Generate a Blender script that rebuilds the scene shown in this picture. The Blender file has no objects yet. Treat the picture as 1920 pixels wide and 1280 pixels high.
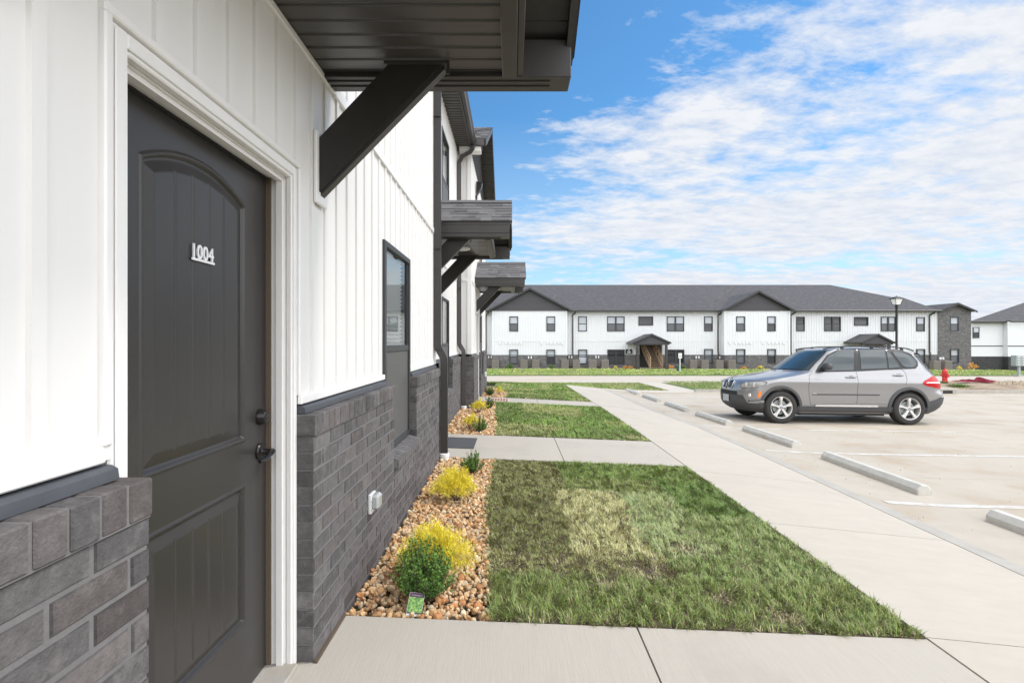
import bpy, bmesh, math, random
import numpy as np
from mathutils import Matrix, Vector
R = math.radians
random.seed(7); RNG = np.random.default_rng(7)
scene = bpy.context.scene
COL = scene.collection

# ------------------------------------------------------------------ camera
CAMZ = 1.37
cd = bpy.data.cameras.new('camera'); cam = bpy.data.objects.new('camera', cd); COL.objects.link(cam)
cd.lens = 18.0; cd.sensor_width = 36.0; cd.clip_start = 0.05; cd.clip_end = 6000
cam.location = (0, 0, CAMZ); cam.rotation_euler = (R(90), 0, 0)
scene.camera = cam

# ------------------------------------------------------------------ light
SUN_EL, SUN_AZ = 52, 78          # azimuth measured from +Y towards +X
sl = bpy.data.lights.new('sun', 'SUN'); sun = bpy.data.objects.new('sun', sl); COL.objects.link(sun)
sl.energy = 1.2; sl.angle = R(8); sl.color = (1.0, 0.95, 0.88)
sd = Vector((math.sin(R(SUN_AZ))*math.cos(R(SUN_EL)), math.cos(R(SUN_AZ))*math.cos(R(SUN_EL)), math.sin(R(SUN_EL))))
sun.rotation_euler = sd.to_track_quat('Z', 'Y').to_euler(); sun.location = (10, 5, 30)
scene.view_settings.view_transform = 'Standard'; scene.view_settings.look = 'None'
scene.view_settings.exposure = 0.67; scene.view_settings.gamma = 1.0; scene.view_settings.use_curve_mapping = False

class NT:
    """small helper around a node tree"""
    def __init__(s, t): s.t = t; s.n = t.nodes; s.l = t.links
    def new(s, typ, **kw):
        n = s.n.new(typ)
        ins = kw.pop('ins', {})
        for k, v in kw.items(): setattr(n, k, v)
        for k, v in ins.items():
            if isinstance(v, bpy.types.NodeSocket): s.l.new(v, n.inputs[k])
            else: n.inputs[k].default_value = v
        return n
    def math(s, op, a, b=0.0, clamp=False):
        n = s.n.new('ShaderNodeMath'); n.operation = op; n.use_clamp = clamp
        for i, v in enumerate((a, b)):
            if isinstance(v, bpy.types.NodeSocket): s.l.new(v, n.inputs[i])
            else: n.inputs[i].default_value = v
        return n.outputs[0]
    def ramp(s, fac, stops, interp='LINEAR'):
        n = s.n.new('ShaderNodeValToRGB'); s.l.new(fac, n.inputs[0]); e = n.color_ramp.elements
        n.color_ramp.interpolation = interp
        while len(e) < len(stops): e.new(0.5)
        for q, (p, c) in zip(e, stops): q.position = p; q.color = c if len(c) == 4 else (*c, 1)
        return n.outputs[0]
    def mix(s, fac, a, b, blend='MIX'):
        n = s.n.new('ShaderNodeMix'); n.data_type = 'RGBA'; n.blend_type = blend
        for k, v in ((0, fac), (6, a), (7, b)):
            if isinstance(v, bpy.types.NodeSocket): s.l.new(v, n.inputs[k])
            else: n.inputs[k].default_value = v if k == 0 or len(v) == 4 else (*v, 1)
        return n.outputs[2]

# ------------------------------------------------------------------ sky
w = bpy.data.worlds.new('World'); scene.world = w; w.use_nodes = True
W_ = NT(w.node_tree); W_.n.clear()
sky = W_.new('ShaderNodeTexSky'); sky.sky_type = 'NISHITA'; sky.sun_disc = False
sky.sun_elevation = R(SUN_EL); sky.sun_rotation = R(SUN_AZ); sky.air_density = 1.0; sky.dust_density = 0.3; sky.ozone_density = 3.0
tc = W_.new('ShaderNodeTexCoord')
sep = W_.new('ShaderNodeSeparateXYZ', ins={0: tc.outputs['Generated']})
dz = W_.math('MAXIMUM', W_.math('ADD', sep.outputs[2], 0.10), 0.03)
px = W_.math('DIVIDE', sep.outputs[0], dz); py = W_.math('DIVIDE', sep.outputs[1], dz)
comb = W_.new('ShaderNodeCombineXYZ', ins={0: px, 1: py, 2: 0.0})
mp = W_.new('ShaderNodeMapping', ins={'Vector': comb.outputs[0], 'Rotation': (0, 0, R(-28)), 'Scale': (1.0, 1.5, 1.0), 'Location': (3.1, 1.7, 0)})
n1 = W_.new('ShaderNodeTexNoise', ins={'Vector': mp.outputs[0], 'Scale': 0.95, 'Detail': 12.0, 'Roughness': 0.60, 'Distortion': 0.25})
n2 = W_.new('ShaderNodeTexNoise', ins={'Vector': mp.outputs[0], 'Scale': 5.0, 'Detail': 10.0, 'Roughness': 0.66, 'Distortion': 0.15})
nrm = W_.new('ShaderNodeVectorMath', operation='DOT_PRODUCT', ins={0: tc.outputs['Generated'], 1: (0.505, 0.150, -0.85)})
bias = W_.math('MULTIPLY', W_.math('MINIMUM', W_.math('MAXIMUM', W_.math('ADD', nrm.outputs['Value'], -0.015), -0.20), 0.17), 1.25)
cov = W_.math('ADD', W_.math('ADD', W_.math('MULTIPLY', n1.outputs[0], 0.85), W_.math('MULTIPLY', n2.outputs[0], 0.62)), bias)
# broken wisps high above the canopies
d0 = W_.new('ShaderNodeVectorMath', operation='DOT_PRODUCT', ins={0: tc.outputs['Generated'], 1: (0.165, 0.862, 0.479)})
cov = W_.math('ADD', cov, W_.math('MULTIPLY', W_.ramp(d0.outputs['Value'], [(0.950, (0,)*3), (0.988, (1,)*3)]), 0.125))
# thin the deck out just above the horizon
low = W_.ramp(sep.outputs[2], [(0.03, (0.0,)*3), (0.13, (0.15,)*3), (0.20, (0.0,)*3)])
cov = W_.math('SUBTRACT', cov, W_.math('MULTIPLY', low, 0.9))
mask = W_.ramp(cov, [(0.655, (0,)*3), (0.765, (0.60,)*3), (0.885, (1,)*3)])
shade = W_.ramp(n2.outputs[0], [(0.36, (6.0, 6.5, 7.4)), (0.60, (7.4, 7.6, 8.0))])
skyc = W_.mix(1.0, sky.outputs[0], (0.72, 1.25, 1.47), 'MULTIPLY')
hz = W_.ramp(sep.outputs[2], [(0.0, (0.70,)*3), (0.12, (0.42,)*3), (0.40, (0.0,)*3)])
skyc = W_.mix(hz, skyc, (6.6, 7.8, 8.6))
# extra-bright cloud bank added behind and beside the camera, as fill light for walls
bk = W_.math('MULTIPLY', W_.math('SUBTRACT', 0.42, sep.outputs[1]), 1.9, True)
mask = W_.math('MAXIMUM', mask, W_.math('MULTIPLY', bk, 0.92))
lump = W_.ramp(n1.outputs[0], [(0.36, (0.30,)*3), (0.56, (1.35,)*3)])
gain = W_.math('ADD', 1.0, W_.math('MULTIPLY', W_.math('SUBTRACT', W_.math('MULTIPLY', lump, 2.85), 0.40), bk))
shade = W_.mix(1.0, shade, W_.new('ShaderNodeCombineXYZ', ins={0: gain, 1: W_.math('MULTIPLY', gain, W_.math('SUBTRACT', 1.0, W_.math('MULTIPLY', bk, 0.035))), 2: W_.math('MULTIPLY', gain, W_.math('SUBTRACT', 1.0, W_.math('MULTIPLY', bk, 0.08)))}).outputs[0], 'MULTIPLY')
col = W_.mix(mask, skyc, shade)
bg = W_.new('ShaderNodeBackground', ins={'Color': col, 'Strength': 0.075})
wo = W_.new('ShaderNodeOutputWorld', ins={'Surface': bg.outputs[0]})

# ------------------------------------------------------------------ materials
MATS = {}
def mat(name, color=(0.5,)*3, rough=0.6, metal=0.0, var=0.0, vscale=8.0, bump=0.0, bscale=60.0, attr=False,
        coat=0.0, spec=0.5, stretch=None, tint=None, tscale=1.5, tthr=(0.5, 0.7), detail=6.0):
    m = bpy.data.materials.new(name); m.use_nodes = True; MATS[name] = m
    N = NT(m.node_tree); b = N.n['Principled BSDF']
    b.inputs['Roughness'].default_value = rough; b.inputs['Metallic'].default_value = metal
    b.inputs['Specular IOR Level'].default_value = spec; b.inputs['Coat Weight'].default_value = coat
    b.inputs['Coat Roughness'].default_value = 0.06
    tc = N.new('ShaderNodeTexCoord'); vec = tc.outputs['Object']
    if stretch: vec = N.new('ShaderNodeMapping', ins={'Vector': vec, 'Scale': stretch}).outputs[0]
    if attr: c = N.new('ShaderNodeAttribute', attribute_name='Col').outputs[0]
    else: c = N.new('ShaderNodeRGB').outputs[0]; c.default_value = (*color, 1)
    if attr and color != (0.5,)*3: c = N.mix(1.0, c, color, 'MULTIPLY')
    if var:
        n = N.new('ShaderNodeTexNoise', ins={'Vector': vec, 'Scale': vscale, 'Detail': detail, 'Roughness': 0.65})
        r = N.ramp(n.outputs[0], [(0.25, (1-var,)*3), (0.75, (1+var,)*3)])
        c = N.mix(1.0, c, r, 'MULTIPLY')
    if tint:
        n = N.new('ShaderNodeTexNoise', ins={'Vector': tc.outputs['Object'], 'Scale': tscale, 'Detail': 7.0, 'Roughness': 0.6})
        f = N.ramp(n.outputs[0], [(tthr[0], (0,)*3), (tthr[1], (1,)*3)])
        c = N.mix(f, c, tint)
    N.l.new(c, b.inputs['Base Color'])
    if bump:
        n = N.new('ShaderNodeTexNoise', ins={'Vector': vec, 'Scale': bscale, 'Detail': 5.0, 'Roughness': 0.6})
        bp = N.new('ShaderNodeBump', ins={'Height': n.outputs[0], 'Strength': 1.0, 'Distance': bump})
        N.l.new(bp.outputs[0], b.inputs['Normal'])
    return m

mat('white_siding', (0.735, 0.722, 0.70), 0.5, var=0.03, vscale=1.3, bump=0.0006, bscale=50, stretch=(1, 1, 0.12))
mat('white_trim', (0.77, 0.755, 0.735), 0.38, var=0.02, vscale=5, bump=0.0003, bscale=30)
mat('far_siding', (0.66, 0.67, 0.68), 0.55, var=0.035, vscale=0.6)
mat('door_paint', (0.036, 0.033, 0.031), 0.29, spec=0.45, var=0.08, vscale=3, bump=0.00035, bscale=260, tint=(0.17, 0.16, 0.15), tscale=110, tthr=(0.70, 0.74))
mat('brace_metal', (0.026, 0.023, 0.021), 0.36, spec=0.35, var=0.1, vscale=6, bump=0.0002, bscale=120)
mat('soffit_metal', (0.062, 0.057, 0.053), 0.30, spec=0.5, var=0.08, vscale=5, bump=0.0002, bscale=120, tint=(0.22, 0.2, 0.18), tscale=90, tthr=(0.72, 0.76))
mat('dark_metal', (0.044, 0.040, 0.038), 0.36, spec=0.4, var=0.1, vscale=6, bump=0.0002, bscale=120, tint=(0.2, 0.19, 0.17), tscale=55, tthr=(0.75, 0.80))
mat('dark_grey_trim', (0.042, 0.040, 0.042), 0.5, spec=0.35, var=0.08, vscale=4)
mat('flashing', (0.070, 0.075, 0.085), 0.42, var=0.2, vscale=14, bump=0.0006, bscale=60)
mat('gutter_brown', (0.050, 0.045, 0.042), 0.4, spec=0.35, var=0.08, vscale=3)
mat('window_frame', (0.040, 0.041, 0.044), 0.4, spec=0.35, var=0.05)
mat('brick', (0.5,)*3, 0.78, attr=True, var=0.38, vscale=28, bump=0.0045, bscale=120, tint=(0.19, 0.172, 0.165), tscale=14, tthr=(0.55, 0.82), detail=12.0)
mat('mortar', (0.165, 0.157, 0.156), 0.9, var=0.15, vscale=30, bump=0.002, bscale=200)
mat('shingle', (0.5,)*3, 0.95, attr=True, var=0.28, vscale=130, bump=0.002, bscale=380)
mat('far_roof', (0.060, 0.058, 0.063), 0.95, var=0.32, vscale=2.6, tint=(0.095, 0.087, 0.083), tscale=3.2, tthr=(0.52, 0.66), detail=12.0)
mat('gable_dark', (0.048, 0.045, 0.048), 0.6, var=0.06)
mat('concrete', (0.435, 0.396, 0.340), 0.85, var=0.06, vscale=6.0, bump=0.0012, bscale=12, stretch=(24, 1, 1), tint=(0.355, 0.32, 0.275), tscale=1.4, tthr=(0.52, 0.8))
mat('sidewalk_concrete', (0.455, 0.412, 0.350), 0.85, var=0.055, vscale=3.5, bump=0.0006, bscale=60, stretch=(1, 2.5, 1), tint=(0.36, 0.325, 0.275), tscale=0.8, tthr=(0.52, 0.85), detail=10.0)
mat('kerb_concrete', (0.375, 0.352, 0.315), 0.88, var=0.12, vscale=5, bump=0.002, bscale=60, tint=(0.32, 0.27, 0.21), tscale=3, tthr=(0.55, 0.8))
mat('lot_concrete', (0.420, 0.376, 0.312), 0.85, var=0.10, vscale=2.2, bump=0.002, bscale=60, tint=(0.33, 0.255, 0.175), tscale=1.1, tthr=(0.48, 0.74), detail=10.0)
mat('road_concrete', (0.43, 0.385, 0.325), 0.85, var=0.08, vscale=0.7, tint=(0.42, 0.31, 0.22), tscale=0.25, tthr=(0.5, 0.75))
mat('stop_concrete', (0.50, 0.485, 0.44), 0.85, var=0.13, vscale=9, bump=0.002, bscale=90, tint=(0.42, 0.33, 0.22), tscale=2.2, tthr=(0.62, 0.75))
mat('joint', (0.10, 0.085, 0.07), 0.95, var=0.3, vscale=20)
mat('paint_white', (0.54, 0.53, 0.50), 0.7, var=0.12, vscale=16, tint=(0.43, 0.385, 0.33), tscale=7, tthr=(0.45, 0.62))
mat('soil', (0.10, 0.075, 0.05), 0.95, var=0.4, vscale=20, bump=0.01, bscale=40)
mat('terrain', (0.16, 0.15, 0.085), 0.95, var=0.3, vscale=0.3)
mat('turf_far', (0.085, 0.135, 0.035), 0.95, var=0.35, vscale=1.2, tint=(0.17, 0.17, 0.06), tscale=0.5, tthr=(0.45, 0.7), detail=12)
mat('dirt', (0.30, 0.23, 0.155), 0.95, var=0.3, vscale=1.5, bump=0.03, bscale=4, tint=(0.16, 0.10, 0.065), tscale=0.9, tthr=(0.55, 0.65))
mat('stone', (0.5,)*3, 0.82, attr=True, var=0.22, vscale=60, bump=0.001, bscale=220)
mat('grass', (0.5,)*3, 0.55, attr=True, spec=0.35)
mat('leaf', (0.5,)*3, 0.5, attr=True, spec=0.35)
mat('wood', (0.29, 0.20, 0.125), 0.7, var=0.2, vscale=6, stretch=(1, 1, 6))
mat('hydrant_red', (0.48, 0.018, 0.022), 0.45, var=0.12, vscale=9)
mat('red_cloth', (0.20, 0.018, 0.035), 0.85, var=0.3, vscale=7)
mat('green_box', (0.02, 0.08, 0.06), 0.5)
mat('ac_beige', (0.20, 0.175, 0.15), 0.6, var=0.08, vscale=4)
mat('ac_dark', (0.12, 0.11, 0.10), 0.6)
mat('galv', (0.30, 0.34, 0.33), 0.5, 0.2, var=0.08, vscale=3)
mat('black', (0.012,)*3, 0.55)
mat('black_gloss', (0.012,)*3, 0.2)
mat('near_black', (0.02,)*3, 0.8)
mat('door_mat', (0.075, 0.075, 0.08), 0.95, var=0.25, vscale=120, bump=0.003, bscale=150)
mat('mat_pale', (0.55, 0.47, 0.40), 0.95, var=0.15, vscale=60)
mat('mat_brown', (0.28, 0.11, 0.075), 0.95)
mat('white_plastic', (0.78, 0.78, 0.76), 0.4, var=0.03, vscale=4)
mat('clear_plastic', (0.40, 0.41, 0.40), 0.14, coat=0.6)
mat('lamp_glass', (0.72, 0.73, 0.72), 0.25, coat=0.4)
mat('number_metal', (0.82, 0.82, 0.82), 0.3, 0.15)
mat('bronze', (0.028, 0.025, 0.024), 0.32, 0.6)
mat('purple', (0.075, 0.022, 0.07), 0.5)
mat('tag_green', (0.10, 0.26, 0.05), 0.5, var=0.85, vscale=130, tint=(0.35, 0.55, 0.15), tscale=70, tthr=(0.5, 0.6))
mat('paper', (0.75, 0.75, 0.72), 0.5)
mat('blind', (0.72, 0.72, 0.70), 0.6)
mat('screen', (0.10, 0.098, 0.096), 0.5, var=0.05, spec=0.3)
mat('room', (0.09, 0.085, 0.08), 0.9)
mat('interior', (0.05, 0.05, 0.05), 0.9)
mat('tile_wood', (0.11, 0.08, 0.055), 0.8)
def pane_mat(name, up, rough=0.03):
    m = mat(name, up, rough, spec=0.5); return m
pane_mat('pane_blind', (0.42, 0.45, 0.49)); pane_mat('pane_dark', (0.025, 0.028, 0.032)); pane_mat('pane_screen', (0.095, 0.10, 0.11), 0.3)
m = bpy.data.materials.new('clear_glass'); m.use_nodes = True; MATS['clear_glass'] = m
N = NT(m.node_tree); N.n.clear()
fr = N.new('ShaderNodeFresnel', ins={'IOR': 1.55})
g = N.new('ShaderNodeBsdfGlossy', ins={'Roughness': 0.01, 'Color': (1, 1, 1, 1)}); t = N.new('ShaderNodeBsdfTransparent', ins={'Color': (0.86, 0.9, 0.9, 1)})
mx = N.new('ShaderNodeMixShader', ins={0: fr.outputs[0], 1: t.outputs[0], 2: g.outputs[0]})
N.new('ShaderNodeOutputMaterial', ins={'Surface': mx.outputs[0]})
# car
mat('car_paint', (0.275, 0.272, 0.275), 0.30, 0.6, coat=1.0)
mat('car_cladding', (0.055, 0.055, 0.058), 0.55, var=0.1, vscale=20)
mat('tyre', (0.028, 0.027, 0.026), 0.8, var=0.25, vscale=14, bump=0.002, bscale=60)
mat('alloy', (0.58, 0.57, 0.55), 0.32, 0.55)
mat('chrome', (0.72,)*3, 0.15, 0.95)
mat('car_glass', (0.022, 0.034, 0.038), 0.02, spec=0.85)
mat('head_glass', (0.24, 0.24, 0.22), 0.1, var=0.35, vscale=7, coat=0.6)
mat('bulb', (0.75, 0.74, 0.70), 0.08, 0.5, coat=1.0)
mat('tail_red', (0.42, 0.004, 0.008), 0.2, coat=0.15, spec=0.3)
mat('amber', (0.75, 0.20, 0.03), 0.25, coat=1.0)
mat('seam', (0.03,)*3, 0.8)
mat('emblem_blue', (0.03, 0.10, 0.35), 0.3)
mat('plate', (0.45, 0.46, 0.47), 0.5)

# broom lines: the walkway runs to the wall, its broom marks run along Y
# ------------------------------------------------------------------ mesh helpers
class MB:
    def __init__(s): s.v = []; s.f = []; s.mi = []; s.c = []; s.mats = []
    def m(s, name):
        if name not in s.mats: s.mats.append(name)
        return s.mats.index(name)
    def add(s, vs, fs, mname, col=(1, 1, 1)):
        o = len(s.v); s.v += [tuple(v) for v in vs]; i = s.m(mname)
        for f in fs: s.f.append(tuple(o+k for k in f)); s.mi.append(i); s.c.append(col)
        return s
    def box(s, x0, x1, y0, y1, z0, z1, mname, col=(1, 1, 1)):
        return s.add([(x0,y0,z0),(x1,y0,z0),(x1,y1,z0),(x0,y1,z0),(x0,y0,z1),(x1,y0,z1),(x1,y1,z1),(x0,y1,z1)],
              [(3,2,1,0),(4,5,6,7),(0,1,5,4),(1,2,6,5),(2,3,7,6),(3,0,4,7)], mname, col)
    def bbox(s, x0, x1, y0, y1, z0, z1, mname, b=0.006, col=(1,1,1)):
        """box with chamfered edges"""
        vs = []; 
        for sx, X, xi in ((0, x0, x0+b), (1, x1, x1-b)):
            for sy, Y, yi in ((0, y0, y0+b), (1, y1, y1-b)):
                for sz, Z, zi in ((0, z0, z0+b), (1, z1, z1-b)):
                    vs += [(X, yi, zi), (xi, Y, zi), (xi, yi, Z)]
        ix = lambda a, c, d, k: ((a*2+c)*2+d)*3+k
        F = []
        for a in (0, 1): F.append([ix(a,0,0,0), ix(a,1,0,0), ix(a,1,1,0), ix(a,0,1,0)])
        for c in (0, 1): F.append([ix(0,c,0,1), ix(1,c,0,1), ix(1,c,1,1), ix(0,c,1,1)])
        for d in (0, 1): F.append([ix(0,0,d,2), ix(1,0,d,2), ix(1,1,d,2), ix(0,1,d,2)])
        for a in (0, 1):
            for c in (0, 1): F.append([ix(a,c,0,0), ix(a,c,1,0), ix(a,c,1,1), ix(a,c,0,1)])
            for d in (0, 1): F.append([ix(a,0,d,0), ix(a,1,d,0), ix(a,1,d,2), ix(a,0,d,2)])
        for c in (0, 1):
            for d in (0, 1): F.append([ix(0,c,d,1), ix(1,c,d,1), ix(1,c,d,2), ix(0,c,d,2)])
        for a in (0, 1):
            for c in (0, 1):
                for d in (0, 1): F.append([ix(a,c,d,0), ix(a,c,d,1), ix(a,c,d,2)])
        return s.add(vs, F, mname, col)
    def quad(s, a, b, c, d, mname, col=(1, 1, 1)): return s.add([a, b, c, d], [(0, 1, 2, 3)], mname, col)
    def prism(s, poly, axis, a0, a1, mname, col=(1,1,1)):
        """extrude a 2-D polygon along an axis"""
        def P(p, a):
            return {'x': (a, p[0], p[1]), 'y': (p[0], a, p[1]), 'z': (p[0], p[1], a)}[axis]
        n = len(poly)
        vs = [P(p, a0) for p in poly]+[P(p, a1) for p in poly]
        fs = [tuple(range(n)), tuple(range(2*n-1, n-1, -1))]+[(i, (i+1) % n, n+(i+1) % n, n+i) for i in range(n)]
        return s.add(vs, fs, mname, col)
    def tube(s, pts, r, mname, n=8, sq=False, rs=None, col=(1,1,1)):
        """sweep a circle (or rectangle r=(a,b)) along points"""
        pts = [Vector(p) for p in pts]; rings = []
        up = Vector((0, 0, 1)); prev = None
        for i, p in enumerate(pts):
            t = ((pts[min(i+1, len(pts)-1)]-p).normalized() + (p-pts[max(i-1, 0)]).normalized()).normalized()
            if prev is None:
                a = t.cross(Vector((0, 1, 0))); a = a if a.length > 0.2 else t.cross(Vector((1, 0, 0)))
            else: a = prev - t*prev.dot(t)
            a.normalize(); b = t.cross(a); prev = a
            rr = rs[i] if rs else r
            if sq: q = [(-rr[0], -rr[1]), (rr[0], -rr[1]), (rr[0], rr[1]), (-rr[0], rr[1])]
            else: q = [(rr*math.cos(2*math.pi*k/n), rr*math.sin(2*math.pi*k/n)) for k in range(n)]
            rings.append([p + a*u + b*v for u, v in q])
        k = len(rings[0]); vs = [v for r_ in rings for v in r_]; fs = []
        for i in range(len(rings)-1):
            for j in range(k): fs.append((i*k+j, i*k+(j+1) % k, (i+1)*k+(j+1) % k, (i+1)*k+j))
        fs += [tuple(range(k-1, -1, -1)), tuple((len(rings)-1)*k+j for j in range(k))]
        return s.add(vs, fs, mname, col)
    def lathe(s, prof, o, axis, mname, n=24, closed=False, col=(1,1,1)):
        """prof: (radius, along axis)"""
        vs = []; fs = []; m = len(prof)
        for k in range(n):
            c, q = math.cos(2*math.pi*k/n), math.sin(2*math.pi*k/n)
            for r_, a in prof:
                vs.append({'z': (o[0]+r_*c, o[1]+r_*q, o[2]+a), 'y': (o[0]+r_*c, o[1]+a, o[2]+r_*q), 'x': (o[0]+a, o[1]+r_*c, o[2]+r_*q)}[axis])
        for k in range(n):
            for j in range(m if closed else m-1):
                j2 = (j+1) % m
                fs.append((k*m+j, k*m+j2, ((k+1) % n)*m+j2, ((k+1) % n)*m+j))
        return s.add(vs, fs, mname, col)
    def build(s, name, parent=None, smooth=False, angle=35, loc=None, fixn=True):
        me = bpy.data.meshes.new(name); me.from_pydata(s.v, [], s.f)
        for q in s.mats: me.materials.append(MATS[q])
        me.polygons.foreach_set('material_index', s.mi)
        if any(c != (1, 1, 1) for c in s.c):
            at = me.color_attributes.new('Col', 'FLOAT_COLOR', 'CORNER')
            arr = np.ones((len(me.loops), 4), np.float32); k = 0
            for f, c in zip(s.f, s.c): arr[k:k+len(f), :3] = c; k += len(f)
            at.data.foreach_set('color', arr.ravel())
        if fixn:
            bm = bmesh.new(); bm.from_mesh(me); bmesh.ops.recalc_face_normals(bm, faces=bm.faces); bm.to_mesh(me); bm.free()
        o = bpy.data.objects.new(name, me); COL.objects.link(o)
        if smooth:
            me.shade_smooth(); me.set_sharp_from_angle(angle=R(angle))
        if parent is not None:
            o.parent = parent
            if parent.type == 'EMPTY' and not parent.get('_local'): o.matrix_parent_inverse = Matrix.Translation(-Vector(parent.location))
        return o
def tag(o, label=None, cat=None, group=None, kind=None):
    for k, v in (('label', label), ('category', cat), ('group', group), ('kind', kind)):
        if v: o[k] = v
    return o
def thing(name, loc, label, cat, group=None):
    o = bpy.data.objects.new(name, None); COL.objects.link(o); o.location = loc; o.empty_display_size = 0.2
    return tag(o, label, cat, group)
def np_mesh(name, verts, tris, colors, mname, parent=None, smooth=False):
    me = bpy.data.meshes.new(name); nv, nt = len(verts), len(tris)
    me.vertices.add(nv); me.vertices.foreach_set('co', np.asarray(verts, np.float32).ravel())
    me.loops.add(nt*3); me.loops.foreach_set('vertex_index', np.asarray(tris, np.int32).ravel())
    me.polygons.add(nt); me.polygons.foreach_set('loop_start', np.arange(0, nt*3, 3, dtype=np.int32))
    me.update(calc_edges=True)
    at = me.color_attributes.new('Col', 'FLOAT_COLOR', 'POINT')
    c4 = np.ones((nv, 4), np.float32); c4[:, :3] = colors; at.data.foreach_set('color', c4.ravel())
    me.materials.append(MATS[mname])
    if not smooth: me.polygons.foreach_set('use_smooth', np.zeros(nt, bool))
    o = bpy.data.objects.new(name, me); COL.objects.link(o)
    if parent is not None:
        o.parent = parent
        if parent.type == 'EMPTY': o.matrix_parent_inverse = Matrix.Translation(-Vector(parent.location))
    return o

# ------------------------------------------------------------------ ground heights (metres below the eye)
HX = [-0.85, 2.1, 3.6, 4.6, 6.2, 9.1, 16, 45, 60]
HY = [-5, 8, 10, 13, 20, 26, 39, 50, 60, 120]
HT = [[1.37, 1.50, 1.65, 1.70, 1.73, 1.77, 1.83, 2.0, 2.0],
      [1.385, 1.50, 1.65, 1.715, 1.75, 1.79, 1.86, 2.0, 2.0],
      [1.395, 1.52, 1.665, 1.75, 1.79, 1.83, 1.90, 2.05, 2.05],
      [1.42, 1.565, 1.77, 1.84, 1.89, 1.92, 1.96, 2.1, 2.1],
      [1.58, 1.70, 1.88, 1.965, 2.00, 2.01, 2.03, 2.1, 2.1],
      [2.10]*7+[2.12, 2.2],
      [2.60]*7+[2.62, 2.9],
      [2.62]*6+[2.64, 2.75, 3.3],
      [2.62]*7+[3.5, 3.5],
      [2.7]*7+[3.7, 3.8]]
def Z(x, y):
    x = min(max(x, HX[0]), HX[-1]); y = min(max(y, HY[0]), HY[-1])
    i = max(k for k in range(len(HX)-1) if HX[k] <= x); j = max(k for k in range(len(HY)-1) if HY[k] <= y)
    a = (x-HX[i])/(HX[i+1]-HX[i]); b = (y-HY[j])/(HY[j+1]-HY[j])
    h = HT[j][i]*(1-a)*(1-b)+HT[j][i+1]*a*(1-b)+HT[j+1][i]*(1-a)*b+HT[j+1][i+1]*a*b
    return CAMZ-h
def knots(a, b, K, step):
    s = sorted({a, b}|{k for k in K if a < k < b})
    out = []
    for p, q in zip(s, s[1:]):
        n = max(1, math.ceil((q-p)/step)); out += [p+(q-p)*i/n for i in range(n)]
    return out+[b]
def sheet(mb, x0, x1, y0, y1, dz, mname, step=1.0, th=0.08, skew=None):
    xs = knots(x0, x1, HX, step); ys = knots(y0, y1, HY, step); n, m = len(xs), len(ys)
    vs = [(x, y, Z(x, y)+dz) for y in ys for x in xs]
    fs = [(j*n+i, j*n+i+1, (j+1)*n+i+1, (j+1)*n+i) for j in range(m-1) for i in range(n-1)]
    # skirt
    rim = [i for i in range(n)]+[j*n+n-1 for j in range(1, m)]+[(m-1)*n+i for i in range(n-2, -1, -1)]+[j*n for j in range(m-2, 0, -1)]
    o = len(vs); vs += [(vs[k][0], vs[k][1], vs[k][2]-th) for k in rim]; L = len(rim)
    fs += [(rim[k], o+k, o+(k+1) % L, rim[(k+1) % L]) for k in range(L)]
    mb.add(vs, fs, mname)
# ================================================================== GROUND
mb = MB(); b = 6000
xs = [-b, -300, -40, -10]+HX+[100, 300, b]; ys = [-b, -300, -40]+HY+[200, 600, b]
vs = [(x, y, Z(x, y)-0.13) for y in ys for x in xs]; n = len(xs)
mb.add(vs, [(j*n+i, j*n+i+1, (j+1)*n+i+1, (j+1)*n+i) for j in range(len(ys)-1) for i in range(n-1)], 'terrain')
tag(mb.build('ground', fixn=False), kind='structure')
# walkways to the doors (slabs with real gaps between them)
WALKS = [(1.05, 2.58, -1.02), (6.15, 7.68, -1.24), (12.15, 13.3, -0.95)]
for i, (a, bb, xl) in enumerate(WALKS):
    mb = MB(); g = 0.0045
    for (p, q) in ((xl, 0.63-g), (0.63+g, 2.095-g)): sheet(mb, p, q, a, bb, 0.0, 'concrete', th=0.12)
    tag(mb.build('walkway', fixn=True), kind='structure')
mb = MB()                                                     # sidewalk slabs
cuts = [-4.3, -2.6, -0.85, 0.88, 2.6, 4.25, 5.95, 7.7, 9.4, 11.1, 12.8, 14.6, 16.4, 18.2, 20.0]
for p, q in zip(cuts, cuts[1:]): sheet(mb, 2.105, 3.6, p+0.004, q-0.004, 0.0, 'sidewalk_concrete', th=0.12)
sheet(mb, 2.105, 9.5, 20.008, 21.1, 0.0, 'sidewalk_concrete', th=0.12)
sheet(mb, 6.5, 7.6, 21.108, 26.0, 0.0, 'sidewalk_concrete', th=0.12)
tag(mb.build('sidewalk'), kind='structure')
mb = MB(); sheet(mb, 3.622, 3.78, -4.3, 20.0, -0.004, 'kerb_concrete', th=0.2)
tag(mb.build('kerb'), kind='structure')
mb = MB(); sheet(mb, 3.6, 3.622, -4.3, 20.0, -0.03, 'joint', th=0.05)
tag(mb.build('kerb_joint'), kind='structure')
mb = MB()                                                     # parking lot: slabs with sawn joints
lx = [3.785, 9.0, 14.5, 20.0, 26.0, 32.0, 40.0]; ly = [-6, -0.2, 2.45, 6.6, 10.75, 14.9, 20.35]
for p, q in zip(lx, lx[1:]):
    for r_, s_ in zip(ly, ly[1:]): sheet(mb, p, q-0.005, r_, s_-0.005, -0.028, 'lot_concrete', step=1.5)
tag(mb.build('parking_lot'), kind='structure')
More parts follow.
